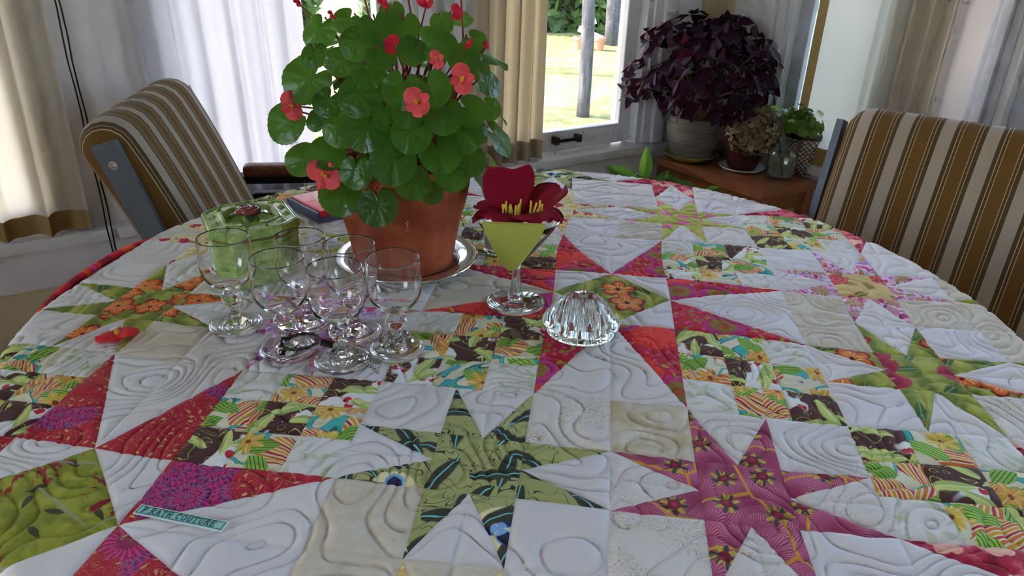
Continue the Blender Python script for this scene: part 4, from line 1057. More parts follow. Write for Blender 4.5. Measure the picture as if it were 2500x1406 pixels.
# ---- silver tray
M_CHROME = plain('polished_silver', (0.62, 0.62, 0.64, 1), 0.09, 1.0, var=0.03)
PX, PY = -0.0600, 0.5270
tr = empty('silver_tray', (PX+0.002, PY-0.006, TOP), label='round polished silver dish under the terracotta pot', cat='dish')
MB().lathe([(0, 0.0005), (0.064, 0.0005), (0.072, 0.0020), (0.080, 0.0085), (0.0965, 0.0110), (0.0990, 0.0100), (0.0995, 0.0118), (0.0970, 0.0132), (0.0805, 0.0108), (0.0715, 0.0042), (0.0640, 0.0024), (0, 0.0024)], 72).build('dish', M_CHROME, tr, smooth=True)
MB().lathe([(0.0700, 0.0050), (0.0712, 0.0062), (0.0724, 0.0058), (0.0730, 0.0070), (0.0740, 0.0066)], 72).build('rim_line', M_DARKM, tr, smooth=True)

# ---- begonia in a terracotta pot
LEAVES = [(-0.1456, 0.4871, 1.0617, 0.0206), (-0.1492, 0.4559, 1.0094, 0.0278), (-0.0822, 0.4381, 1.0573, 0.0194), (-0.0607, 0.4454, 1.0727, 0.0184), (-0.0658, 0.421, 1.0271, 0.017), (-0.0057, 0.4459, 1.0565, 0.0176), (0.0085, 0.4732, 1.0777, 0.0122), (0.0317, 0.4633, 1.0403, 0.0165), (0.042, 0.4914, 1.0564, 0.0135), (-0.1939, 0.4793, 0.9501, 0.0248), (-0.1387, 0.4391, 0.9669, 0.0137), (-0.0462, 0.4114, 0.9854, 0.013), (-0.0786, 0.4161, 1.0034, 0.0232), (-0.0666, 0.4105, 0.9681, 0.0258), (-0.0387, 0.4145, 0.929, 0.0249), (0.0109, 0.4293, 0.9388, 0.0231), (0.0439, 0.4545, 0.9841, 0.0173), (0.0606, 0.4856, 1.0084, 0.0157), (-0.1775, 0.4783, 0.9028, 0.0211), (-0.1236, 0.433, 0.9282, 0.0198), (-0.0905, 0.4232, 0.9103, 0.0187), (0.0187, 0.4329, 0.983, 0.0212), (-0.0189, 0.4149, 0.9637, 0.0211), (-0.1181, 0.4556, 0.8713, 0.026), (-0.0701, 0.4422, 0.8628, 0.0225), (-0.0027, 0.4418, 0.8826, 0.0131), (-0.0462, 0.4605, 1.0894, 0.013), (0.0422, 0.4587, 0.9219, 0.017), (0.0391, 0.4485, 0.9567, 0.0204), (0.0631, 0.4812, 0.9817, 0.0129), (-0.1188, 0.428, 0.9908, 0.0162), (-0.0254, 0.4191, 1.011, 0.0203), (0.0028, 0.4292, 1.0106, 0.0195), (-0.017, 0.4376, 1.0509, 0.0156), (-0.0995, 0.4319, 1.0347, 0.0158), (0.0221, 0.4447, 0.9092, 0.0199), (-0.0191, 0.4263, 0.9018, 0.0196), (-0.103, 0.4189, 0.9628, 0.0191), (0.0484, 0.4779, 1.0302, 0.0144), (-0.0981, 0.4581, 1.0762, 0.0141), (-0.0311, 0.4501, 1.0752, 0.0157), (0.0535, 0.465, 0.9561, 0.0128), (-0.1467, 0.4668, 1.037, 0.0146), (-0.0524, 0.4287, 1.0461, 0.0156), (-0.0473, 0.4107, 0.9512, 0.0189), (-0.1374, 0.4554, 0.8958, 0.0175), (-0.0184, 0.4163, 0.9868, 0.0167), (0.012, 0.4553, 1.0544, 0.0149)]
FLOWERS = [(-0.0053, 0.4033, 0.9991, 0.0154), (0.0387, 0.4342, 1.0214, 0.0143), (-0.1717, 0.4467, 0.9782, 0.0143), (-0.1287, 0.4224, 0.9019, 0.0178), (-0.035, 0.416, 1.0579, 0.0099), (0.0124, 0.4251, 1.0429, 0.0086), (-0.006, 0.4559, 1.098, 0.0091), (0.0247, 0.4691, 1.0887, 0.0084), (0.059, 0.4772, 1.0538, 0.0043), (-0.1138, 0.4468, 1.0832, 0.0046), (-0.1756, 0.5016, 1.0898, 0.0049), (0.0417, 0.4562, 1.0564, 0.0056), (-0.0515, 0.4427, 1.0973, 0.0063)]
def leaf_mat(name, d, l, vein, thru, f=0.35, rough=0.38, veins=9, spec=0.45):
    t = NT(name); s = t.xyz(t.obj())
    r, th = t.polar(t.add(s[0], 0.75), s[1])                      # veins fan out from the leaf stalk
    vn = t.lt(t.m('ABSOLUTE', t.m('SINE', t.mul(th, veins/2.0))), t.m('DIVIDE', 0.030, t.add(r, 0.3)), 0.04)
    n, _ = t.noise(t.obj(), 2.5, 3)
    k = t.mix(t.m('MULTIPLY_ADD', t.rnd(), 0.5, t.mul(n, 0.5)), d, l)
    col = t.mix(t.mul(vn, 0.16), k, vein)
    h = t.sub(t.mul(n, 0.5), t.mul(vn, 0.15))
    return t.pbr(col, rough, 0, t.bump(h, 0.22, 0.02), spec=spec, trans=(f, thru))
M_BEG = leaf_mat('begonia_leaf', c(14, 45, 8), c(40, 82, 14), c(90, 130, 60), (0.24, 0.52, 0.04, 1), 0.36, 0.30, veins=7, spec=0.55)
M_STEM = plain('begonia_stem_red', c(110, 50, 36), 0.5, var=0.2, scale=60)
M_PETAL = None
def petal_mat(name, d, l, thru):
    t = NT(name); s = t.xyz(t.obj()); n, _ = t.noise(t.obj(), 3, 3)
    return t.pbr(t.mix(n, d, l), 0.45, 0, t.bump(n, 0.2, 0.02), spec=0.3, trans=(0.3, thru))
M_PETAL = petal_mat('begonia_petal_coral', c(196, 44, 52), c(220, 80, 86), (0.8, 0.12, 0.12, 1))
M_BUD = petal_mat('begonia_bud_red', c(130, 8, 30), c(176, 20, 44), (0.6, 0.04, 0.08, 1))
M_STAMEN = plain('stamen_yellow', c(200, 140, 24), 0.6, var=0.2, scale=400)
def begonia_leaf_mesh(seed, curl=0.25, wavy=0.05):
    """unit leaf: stalk joins at (-0.75, 0), tip towards +x; lopsided heart with a toothed edge"""
    r = random.Random(seed); n = 56; rings = 6; V = []; F = []
    asym = r.uniform(-0.12, 0.12)
    def rad(th):
        notch = 0.62*math.exp(-((abs(th)-PI)/0.24)**2) if abs(th) > 1.5 else 0
        base = 1.0 + 0.10*math.cos(th) + asym*math.sin(th) - notch
        return base*(1+0.018*math.sin(th*26))
    ph = r.uniform(0, 6.28)
    V.append((0, 0, 0))
    for i in range(1, rings+1):
        q = i/rings
        for k in range(n):
            th = -PI+2*PI*k/n; R = rad(th)*q
            x, y = R*math.cos(th), R*math.sin(th)
            z = -curl*(R**2)*0.55 + wavy*q*q*math.sin(4*th+ph) + 0.10*abs(y)*(1-0.4*q) + 0.014*q*math.sin(9*th)
            V.append((x, y, z))
    for k in range(n): F.append((0, 1+k, 1+(k+1) % n))
    for i in range(rings-1):
        for k in range(n): F.append((1+i*n+k, 1+(i+1)*n+k, 1+(i+1)*n+(k+1) % n, 1+i*n+(k+1) % n))
    me = bpy.data.meshes.new('begonia_leaf'); me.from_pydata(V, [], F); me.materials.append(M_BEG)
    me.polygons.foreach_set('use_smooth', [True]*len(F)); return me
def begonia():
    t = NT('terracotta'); n, _ = t.noise(t.obj(), 18, 4, 0.6); n2, _ = t.noise(t.obj(), 120, 2)
    tc = t.pbr(t.ramp(n, [(0.3, c(100, 46, 28)), (0.7, c(142, 74, 48))]), 0.75, 0, t.bump(n2, 0.15, 0.001), spec=0.25)
    root = empty('potted_begonia', (PX, PY, 0), label='coral flowered begonia with round green leaves in a terracotta pot', cat='potted plant')
    z0 = TOP+0.0026
    prof = [(0.0, 0.0), (0.062, 0.0), (0.066, 0.004), (0.0705, 0.030), (0.0770, 0.065), (0.0835, 0.095), (0.0875, 0.118), (0.0885, 0.132), (0.0870, 0.142), (0.0825, 0.146), (0.0775, 0.143), (0.0765, 0.130), (0.0740, 0.120), (0.0, 0.120)]
    def flute(th, i):
        if 2 < i < 10: return 1+0.020*math.cos(th*9)*min(1, (i-2)/4)+0.006*math.sin(th*17+i)
        return 1
    MB().lathe([(v.x, v.y) for v in bez([(a, b, 0) for a, b in prof], 3)], 108, scal=lambda th, i: 1+(0.034*max(-0.4, math.cos(th*8+0.9))+0.010*math.sin(th*19+i*0.5)*max(0, math.cos(th-0.2)))*(min(1, max(0, i-5)/9) if i < 30 else 0)).build('pot', tc, root, smooth=True, loc=(-0.003, 0, z0)).scale = (1.04, 1.04, 1.0)
    MB().lathe([(0, 0.126), (0.06, 0.124), (0.0755, 0.121)], 30).build('soil', plain('dark_soil', (0.03, 0.022, 0.016, 1), 0.95, var=0.3, scale=120), root, smooth=True, loc=(0, 0, z0))
    CHIP = plain('pale_fleck', (0.8, 0.78, 0.74, 1))
    for (u_, z_, l_) in ((0.332, 0.082, 0.0016), (0.345, 0.086, 0.0012), (0.322, 0.084, 0.0009), (0.338, 0.078, 0.0008), (0.330, 0.073, 0.0014)):
        R_ = 0.0845+0.28*(z_-0.085); a_ = -PI/2+u_; MB().box(-l_, l_, -0.0009, 0.0009, -0.0006, 0.0006).build('fleck', CHIP, root, loc=(-0.003+R_*math.cos(a_), R_*math.sin(a_), z0+z_), rot=(0, u_*3, a_+PI/2))
    base = Vector((PX, PY, z0+0.12)); cen = Vector((-0.055, 0.545, 0.93))
    meshes = [begonia_leaf_mesh(s, random.uniform(0.18, 0.4), random.uniform(0.03, 0.09)) for s in range(5)]
    r = random.Random(21)
    items = [(Vector(l[:3]), l[3], 0) for l in LEAVES]
    for k in range(34):                                            # leaves at the back and inside
        a = r.uniform(-0.3, PI+0.3); z = r.uniform(0.86, 1.07); R = r.uniform(0.05, 0.13)
        items.append((Vector((-0.055+R*math.cos(a), 0.545+R*math.sin(a)*0.95, z)), r.uniform(0.016, 0.026), 1))
    for k in range(15):
        a = r.uniform(PI+0.3, 2*PI-0.3); z = r.uniform(0.86, 1.03); R = r.uniform(0.05, 0.095)
        items.append((Vector((-0.055+R*math.cos(a), 0.545+R*math.sin(a), z)), r.uniform(0.018, 0.026), 1))
    for k, (p, s, back) in enumerate(items):
        while p.z < 0.915 and math.hypot(p.x-PX, p.y-PY) < 0.106 and not back: p += (CAM_POS-p).normalized()*0.003
        out = (p-cen); out.z *= 0.6; out.normalize()
        nrm = (out*0.75 + Vector((0, 0, 0.62)) + Vector((r.uniform(-1, 1), r.uniform(-1, 1), r.uniform(-1, 1)))*0.28).normalized()
        if not back:
            tocam = (CAM_POS-p).normalized(); nrm = (nrm*0.55+tocam*0.75+Vector((r.uniform(-1, 1), r.uniform(-1, 1), 0))*0.25).normalized()
        tip = (Vector((out.x, out.y, -0.75))+Vector((r.uniform(-1, 1), r.uniform(-1, 1), r.uniform(-0.6, 0.6)))*0.75)
        M = frame_z(nrm, tip); s *= 1.13
        o = bpy.data.objects.new('leaf', meshes[k % 5]); COL.objects.link(o); o.parent = root
        o.matrix_basis = Matrix.Translation(p-Vector((PX, PY, 0))) @ M @ Matrix.Scale(s, 4)
        j = p + M.to_3x3() @ Vector((-0.72*s, 0, 0)) - nrm*0.001
        b0 = base+Vector((r.uniform(-0.04, 0.04), r.uniform(-0.04, 0.04), 0)); mid = b0.lerp(j, 0.55)+Vector((0, 0, 0.02))
        off = Vector((PX, PY, 0)); pts = [q-off for q in bez([b0, mid, j], 5)]
        MB().tube(pts, [0.0022-0.0011*i/len(pts) for i in range(len(pts))], 5).build('stem', M_STEM, root, smooth=True)
    def petal_mesh(nm, w, l):
        mb = MB().grid(lambda u, v: (l*u, w*(v-0.5)*2*math.sin(PI*min(0.985, 0.10+0.87*u))**0.6, 0.18*l*u*u-0.20*l*u+0.10*w*math.cos(PI*(v-0.5)*2)), 10, 10)
        me = bpy.data.meshes.new(nm); me.from_pydata(mb.v, [], mb.f); me.polygons.foreach_set('use_smooth', [True]*len(mb.f)); return me
    pm_big = petal_mesh('petal_wide', 0.62, 1.05); pm_small = petal_mesh('petal_slim', 0.34, 0.85)
    for m_ in (pm_big, pm_small): m_.materials.append(M_PETAL)
    pb = petal_mesh('bud_petal', 0.5, 1.0); pb.materials.append(M_BUD)
    off = Vector((PX, PY, 0))
    for k, (x, y, z, s) in enumerate(FLOWERS):
        p = Vector((x, y, z)); isbud = k >= 6 or k == 4
        nrm = ((CAM_POS-p).normalized()+Vector((r.uniform(-.4, .4), r.uniform(-.2, .2), r.uniform(-.2, .3)))).normalized()
        fl = bpy.data.objects.new('bud' if isbud else 'flower', None); COL.objects.link(fl); fl.parent = root; fl.empty_display_size = 0.01
        a0 = (2.2, 1.9, -1.2, 2.7, 1.2, 2.0)[k] if k < 6 else r.uniform(0, 6.28)
        fl.matrix_basis = Matrix.Translation(p-off) @ frame_z(nrm, Vector((1, 0, 0))) @ Matrix.Rotation(a0, 4, 'Z') @ Matrix.Scale(s*1.2, 4)
        if isbud:
            for q, (a, tl) in enumerate(((0, 0.5), (PI, 0.5), (PI/2, 0.9))):
                o = bpy.data.objects.new('petal', pb); COL.objects.link(o); o.parent = fl; o.matrix_basis = Matrix.Rotation(a, 4, 'Z') @ Matrix.Rotation(-tl, 4, 'Y')
        else:
            for q, (a, me_) in enumerate(((0, pm_big), (PI, pm_big), (PI/2, pm_small), (-PI/2, pm_small))):
                o = bpy.data.objects.new('petal', me_); COL.objects.link(o); o.parent = fl; o.matrix_basis = Matrix.Rotation(a+r.uniform(-.15, .15), 4, 'Z') @ Matrix.Rotation(-r.uniform(0.1, 0.35), 4, 'Y')
            st = MB()
            for q in range(16):
                a = r.uniform(0, 6.28); R = r.uniform(0, 0.16); st.lathe([(0, 0.30), (0.05, 0.26), (0.055, 0.18), (0.02, 0.0)], 6, Matrix.Translation((R*math.cos(a), R*math.sin(a), r.uniform(-0.02, 0.05))))
            st.build('stamen_cluster', M_STAMEN, fl, smooth=True)
        j = p-nrm*0.002; b0 = base+Vector((r.uniform(-0.03, 0.03), r.uniform(-0.03, 0.03), 0.02)); mid = b0.lerp(j, 0.6)+Vector((0, 0.02, 0.01))
        pts = [q-off for q in bez([b0, mid, j], 6)]
        MB().tube(pts, [0.0018-0.0010*i/len(pts) for i in range(len(pts))], 5).build('stem', M_STEM, root, smooth=True)
    # tall flower stalks leaving the frame
    for (x, y, zt) in ((-0.098, 0.50, 1.13), (-0.045, 0.51, 1.13), (0.02, 0.52, 1.12)):
        pts = [q-off for q in bez([base+Vector((x*0.3+0.02, 0, 0)), Vector((x*0.8, y+0.02, 1.0)), Vector((x, y, zt))], 6)]
        MB().tube(pts, 0.0014, 5).build('stem', M_STEM, root, smooth=True)
        fl = bpy.data.objects.new('bud', None); COL.objects.link(fl); fl.parent = root; fl.matrix_basis = Matrix.Translation(Vector((x, y, zt))-off) @ Matrix.Scale(0.010, 4)
        for a in (0.3, PI+0.3, PI/2): o = bpy.data.objects.new('petal', pb); COL.objects.link(o); o.parent = fl; o.matrix_basis = Matrix.Rotation(a, 4, 'Z') @ Matrix.Rotation(-0.6, 4, 'Y')
    return pm_big, pm_small
PM = begonia()
# ---- fallen begonia flower on the quilt
ff = empty('fallen_flower', (-0.3185, 0.2545, TOP+0.0008), 0.35, 'fallen red begonia flower lying on the quilt at left', 'flower')
M_FALL = petal_mat('fallen_petal_red', c(170, 14, 34), c(200, 34, 50), (0.7, 0.05, 0.08, 1))
for (a, s, z) in ((0.15, 0.021, 0.004), (PI+0.2, 0.021, 0.002), (PI/2, 0.013, 0.004), (-PI/2, 0.012, 0.001)):
    o = MB().grid(lambda u, v: (1.05*u, 0.62*(v-0.5)*2*math.sin(PI*min(0.985, 0.10+0.87*u))**0.6, 0.30*u-0.25*u*u+0.10*math.cos(PI*(v-0.5)*2)*u), 10, 10).build('petal', M_FALL, ff, smooth=True)
    o.matrix_basis = Matrix.Translation((0, 0, z)) @ Matrix.Rotation(a, 4, 'Z') @ Matrix.Scale(s, 4)
MB().lathe([(0, 0.006), (0.0025, 0.0055), (0.003, 0.003), (0.001, 0.0)], 10).build('stamen', M_STAMEN, ff, smooth=True, loc=(0, 0, 0.003))

# ---- red handheld console
def console():
    M_PINK = plain('red_gloss_plastic', c(190, 60, 72), 0.25, coat=0.6, var=0.02); M_RED = plain('red_edge_plastic', c(140, 10, 26), 0.3, coat=0.4)
    M_SLATE = plain('dark_slate_plastic', c(40, 46, 58), 0.45)
    ex = Vector((0.077, -0.065, 0)).normalized(); ang = math.atan2(ex.y, ex.x)
    r = empty('handheld_console', (-0.3095, 0.703, TOP), ang, 'red flat handheld console lying behind the green box', 'device')
    L, Wd = 0.10, 0.085
    MB().box(0, L, 0, Wd, 0, 0.008, bev=0.0015).build('base_shell', M_SLATE, r, angle=40)
    MB().box(0.0005, L-0.0005, 0.004, Wd, 0.0082, 0.0185, bev=0.002).build('lid_shell', M_RED, r, angle=40)
    MB().box(0.003, L-0.003, 0.0075, Wd-0.004, 0.0185, 0.0188, bev=0.0001).build('top_panel', M_PINK, r, angle=40)
    MB().box(0.0, L, -0.004, 0.004, 0.002, 0.0175, bev=0.003).build('hinge', M_SLATE, r, angle=40)
    MB().box(0.045, 0.0455, 0.010, Wd-0.006, 0.0188, 0.0190).build('panel_line', M_RED, r)
    for (x, y) in ((0.012, 0.02), (0.088, 0.02), (0.05, 0.05)): MB().lathe([(0, 0.0191), (0.0012, 0.0191), (0.0014, 0.0186)], 10).build('screw', M_SLATE, r, loc=(x, y, 0))
console()

# ---- martini glass with paper flower
def martini():
    MX, MY = 0.1087, 0.4209
    g = empty('martini_glass', (MX, MY, TOP), label='martini glass with a fluted stem holding a dark red paper flower', cat='glass')
    out = [(0.0, 0.0540), (0.006, 0.0555), (0.0130, 0.0630), (0.0300, 0.0830), (0.0450, 0.1040), (0.0515, 0.1155), (0.0510, 0.1160), (0.0500, 0.1150), (0.0436, 0.1045), (0.0284, 0.0840), (0.0105, 0.0650), (0.0, 0.0620)]
    MB().lathe(out, 56).build('bowl', M_GLASS2, g, angle=25)
    st = [(0.0, 0.0562), (0.0062, 0.0558), (0.0048, 0.052), (0.0044, 0.044), (0.0050, 0.034), (0.0068, 0.022), (0.0092, 0.0125), (0.0098, 0.0085), (0.0082, 0.0062), (0.0098, 0.0050), (0.0, 0.0048)]
    MB().lathe(st, 32, scal=lambda th, i: 1+(0.10*math.cos(8*th) if 1 < i < 8 else 0)).build('stem', M_GLASS2, g, smooth=True)
    MB().lathe([(0.0, 0.0052), (0.012, 0.0050), (0.022, 0.0032), (0.0350, 0.0018), (0.0368, 0.0012), (0.0366, 0.0004), (0.020, 0.0007), (0, 0.0012)], 56).build('foot', M_GLASS2, g, smooth=True)
    M_PAP = plain('crimson_paper', c(100, 5, 27), 0.75, var=0.05, scale=200, spec=0.2); M_STRIP = plain('yellow_paper', c(205, 170, 60), 0.8)
    f = empty('paper_flower', (MX, MY, TOP+0.113), label='crimson paper flower with yellow strips for stamens, resting in the martini glass', cat='paper flower')
    tocam = (CAM_POS-Vector((MX, MY, TOP+0.11))); tocam.z = 0; tocam.normalize(); side = Vector((-tocam.y, tocam.x, 0))
    sgn = 1 if side.x > 0 else -1
    def Q(x, y, z): return tuple(side*(sgn*x) + tocam*y + Vector((0, 0, z)))    # x to the right as seen, y to the viewer
    def petal(base, az, L, hw, e0, e1, cup=0.0, wave=0.0, sq=0.35):
        """a rounded paper petal: leaves base along az (0 = right, 90 = to the viewer) rising at e0 and ending at e1"""
        a = math.radians(az); dx, dy = math.cos(a), math.sin(a); n = 18; path = [(0.0, 0.0)]
        for i in range(n): e = math.radians(e0+(e1-e0)*i/n); path.append((path[-1][0]+L/n*math.cos(e), path[-1][1]+L/n*math.sin(e)))
        def fn(u, v):
            h, z = path[int(round(v*n))]; uu = u*2-1
            w = hw*(0.45+0.55*math.sin(PI*0.5*min(1, v*1.6)))*(1-max(0, (v-0.72)/0.28)**2*(1-sq)) 
            zz = z+cup*uu*uu*v+wave*math.sin(u*11+az)*v*v
            return Q(base[0]+dx*h-dy*uu*w, base[1]+dy*h+dx*uu*w, base[2]+zz)
        return MB().grid(fn, 18, n).build('petal', M_PAP, f, smooth=True, solid=0.0005)
    petal((-0.012, -0.008, -0.004), 262, 0.066, 0.031, 72, 118, 0.004, 0.001, 0.75)
    petal((0.012, -0.008, -0.004), 325, 0.060, 0.028, 58, 5, 0.006, 0.002)
    petal((-0.016, -0.002, 0.000), 200, 0.042, 0.020, 50, -30, 0.003, 0.002)
    petal((-0.004, -0.004, 0.002), 170, 0.054, 0.018, 22, -40, 0.004, 0.002)
    petal((0.010, 0.000, 0.004), 10, 0.046, 0.022, 25, -38, 0.005, 0.003)
    petal((-0.008, 0.006, 0.006), 118, 0.034, 0.026, 22, -30, 0.003, 0.003, 0.5)
    petal((0.010, 0.006, 0.008), 60, 0.036, 0.030, 24, -28, 0.004, 0.003, 0.5)
    r = random.Random(8)
    for k in range(15):
        x = (-0.020+0.024*k/9) if k < 9 else (0.014+0.016*(k-9)/6); h = r.uniform(0.012, 0.020); tl = r.uniform(-0.5, 0.6) if k > 8 else r.uniform(-0.25, 0.3)
        a = Q(x, -0.002+r.uniform(-0.003, 0.003), 0.000); b = Q(x+h*math.sin(tl), 0.000+r.uniform(-0.003, 0.003), 0.004+h*math.cos(tl))
        MB().strip([a, Vector(a).lerp(Vector(b), 0.5)+Vector((0, 0, 0.001)), b], tuple(tocam), 0.0022, 0.0004).build('stamen_strip', M_STRIP, f)
    # lime paper leaf leaning on the bowl
    M_LIME = plain('lime_paper', c(132, 138, 62), 0.75, var=0.04, scale=300, spec=0.2)
    lf = empty('paper_leaf', (MX, MY, TOP), label='lime green triangular paper leaf leaning on the martini glass', cat='paper leaf')
    outl = [(-0.033, 0.1300), (-0.036, 0.1285), (-0.036, 0.125), (-0.033, 0.114), (-0.024, 0.090), (-0.010, 0.062), (-0.006, 0.0570), (-0.001, 0.0565), (0.005, 0.0605), (0.018, 0.084), (0.030, 0.109), (0.0345, 0.123), (0.0348, 0.1275), (0.032, 0.1295)]
    V = []; n = len(outl)
    for t_ in (0, 0.0006):
        for (x, z) in outl:
            q = (z-0.055)/0.075; V.append(Q(x-0.004, 0.0270+0.036*q+t_-0.12*(x*x)/0.034*q, z))
    F = [tuple(range(n)), tuple(range(2*n-1, n-1, -1))]+[(k, k+n, (k+1) % n+n, (k+1) % n) for k in range(n)]
    MB().addm(V, F).build('leaf_card', M_LIME, lf)
martini()
# ---- small tumbler behind the martini glass
sg = empty('votive_glass', (0.062, 0.583, TOP), label='small thick based glass with white candle behind the martini glass', cat='glass')
MB().lathe([(0, 0.0), (0.0190, 0.0), (0.0205, 0.002), (0.0215, 0.03), (0.0228, 0.055), (0.0222, 0.0552), (0.0205, 0.03), (0.0195, 0.009), (0, 0.0085)], 40).build('tumbler', M_GLASS2, sg, angle=40)
MB().lathe([(0, 0.0090), (0.0185, 0.0090), (0.0195, 0.030), (0.0188, 0.0305), (0, 0.0300)], 32).build('candle', plain('candle_wax', (0.8, 0.78, 0.74, 1), 0.5), sg, smooth=False, angle=40)

# ---- glass flower frog
def frog():
    r = empty('glass_flower_frog', (0.1934, 0.3638, TOP), label='domed clear glass flower frog with finger holes', cat='flower frog')
    bm = bmesh.new()
    prof = [(0.0, 0.0), (0.0370, 0.0), (0.0385, 0.002), (0.0390, 0.0085), (0.0400, 0.0100), (0.0450, 0.0120), (0.0455, 0.0140), (0.0440, 0.0165), (0.0390, 0.0215), (0.0330, 0.0300), (0.0250, 0.0390), (0.0150, 0.0450), (0.0, 0.0470)]
    o = MB().lathe([(v.x, max(0, v.y)) for v in bez([(a, b, 0) for a, b in prof], 2)], 72).build('dome', M_GLASS2, r, smooth=True)
    holes = [(0.0, 0.0)]+[(0.017, 2*PI*k/6) for k in range(6)]
    cut = MB()
    for (R, a) in holes:
        cx, cy = R*math.cos(a), R*math.sin(a); zb = 0.006; n = 16
        cut.lathe([(0.0, zb), (0.0050, zb), (0.0058, 0.020), (0.0066, 0.06), (0.0, 0.06)], 20, Matrix.Translation((cx, cy, 0)))
    for k in range(10):
        a = 2*PI*(k+0.5)/10
        cut.lathe([(0.0, 0.008), (0.0036, 0.008), (0.0042, 0.05), (0.0, 0.05)], 14, Matrix.Translation((0.0305*math.cos(a), 0.0305*math.sin(a), 0)))
    me = bpy.data.meshes.new('hole_cutters'); me.from_pydata(cut.v, [], cut.f)
    b = bmesh.new(); b.from_mesh(me); bmesh.ops.remove_doubles(b, verts=b.verts[:], dist=1e-5); bmesh.ops.recalc_face_normals(b, faces=b.faces[:]); b.to_mesh(me); b.free()
    b = bmesh.new(); b.from_mesh(o.data); bmesh.ops.remove_doubles(b, verts=b.verts[:], dist=1e-5); bmesh.ops.recalc_face_normals(b, faces=b.faces[:]); b.to_mesh(o.data); b.free()
    co = bpy.data.objects.new('hole_cutters', me); COL.objects.link(co); co.parent = r
    md = o.modifiers.new('holes', 'BOOLEAN'); md.object = co; md.operation = 'DIFFERENCE'; md.solver = 'EXACT'
    bpy.context.view_layer.update()
    dg = bpy.context.evaluated_depsgraph_get(); nm = bpy.data.meshes.new_from_object(o.evaluated_get(dg))
    o.modifiers.clear(); o.data = nm; bpy.data.objects.remove(co)
    nm.polygons.foreach_set('use_smooth', [True]*len(nm.polygons)); nm.set_sharp_from_angle(angle=math.radians(40))
    if not nm.materials: nm.materials.append(M_GLASS2)
frog()
# ================================================================== striped armchairs
def stripe_mat():
    t = NT('striped_upholstery'); s = t.xyz(t.obj())
    f = t.m('FRACT', t.m('MULTIPLY_ADD', s[1], 1/0.073, 0.70))
    L, D, B, Cr = c(124, 116, 104), c(58, 46, 30), c(78, 56, 24), c(150, 128, 88)
    st = [(0, L), (0.24, D), (0.335, Cr), (0.352, D), (0.415, Cr), (0.432, B), (0.735, Cr), (0.752, D), (0.815, Cr), (0.832, D), (0.93, L)]
    col = t.ramp(f, st, 'CONSTANT')
    n, _ = t.noise(t.obj(), 420, 2)
    col = t.mix(t.mul(n, 0.30), col, (0.05, 0.045, 0.035, 1))
    return t.pbr(col, 0.9, 0, t.bump(n, 0.25, 0.0006), spec=0.1, sheen=0.1)
M_STRIPE = stripe_mat()
M_BAR = plain('grey_painted_steel', c(66, 72, 76), 0.32, 0.3, var=0.05, spec=0.5)
M_PAD = wood_mat('arm_wood_redbrown', c(56, 26, 18), c(92, 46, 30), 0.3)
M_BOLT = plain('nickel_bolt', (0.55, 0.54, 0.48, 1), 0.25, 1.0)
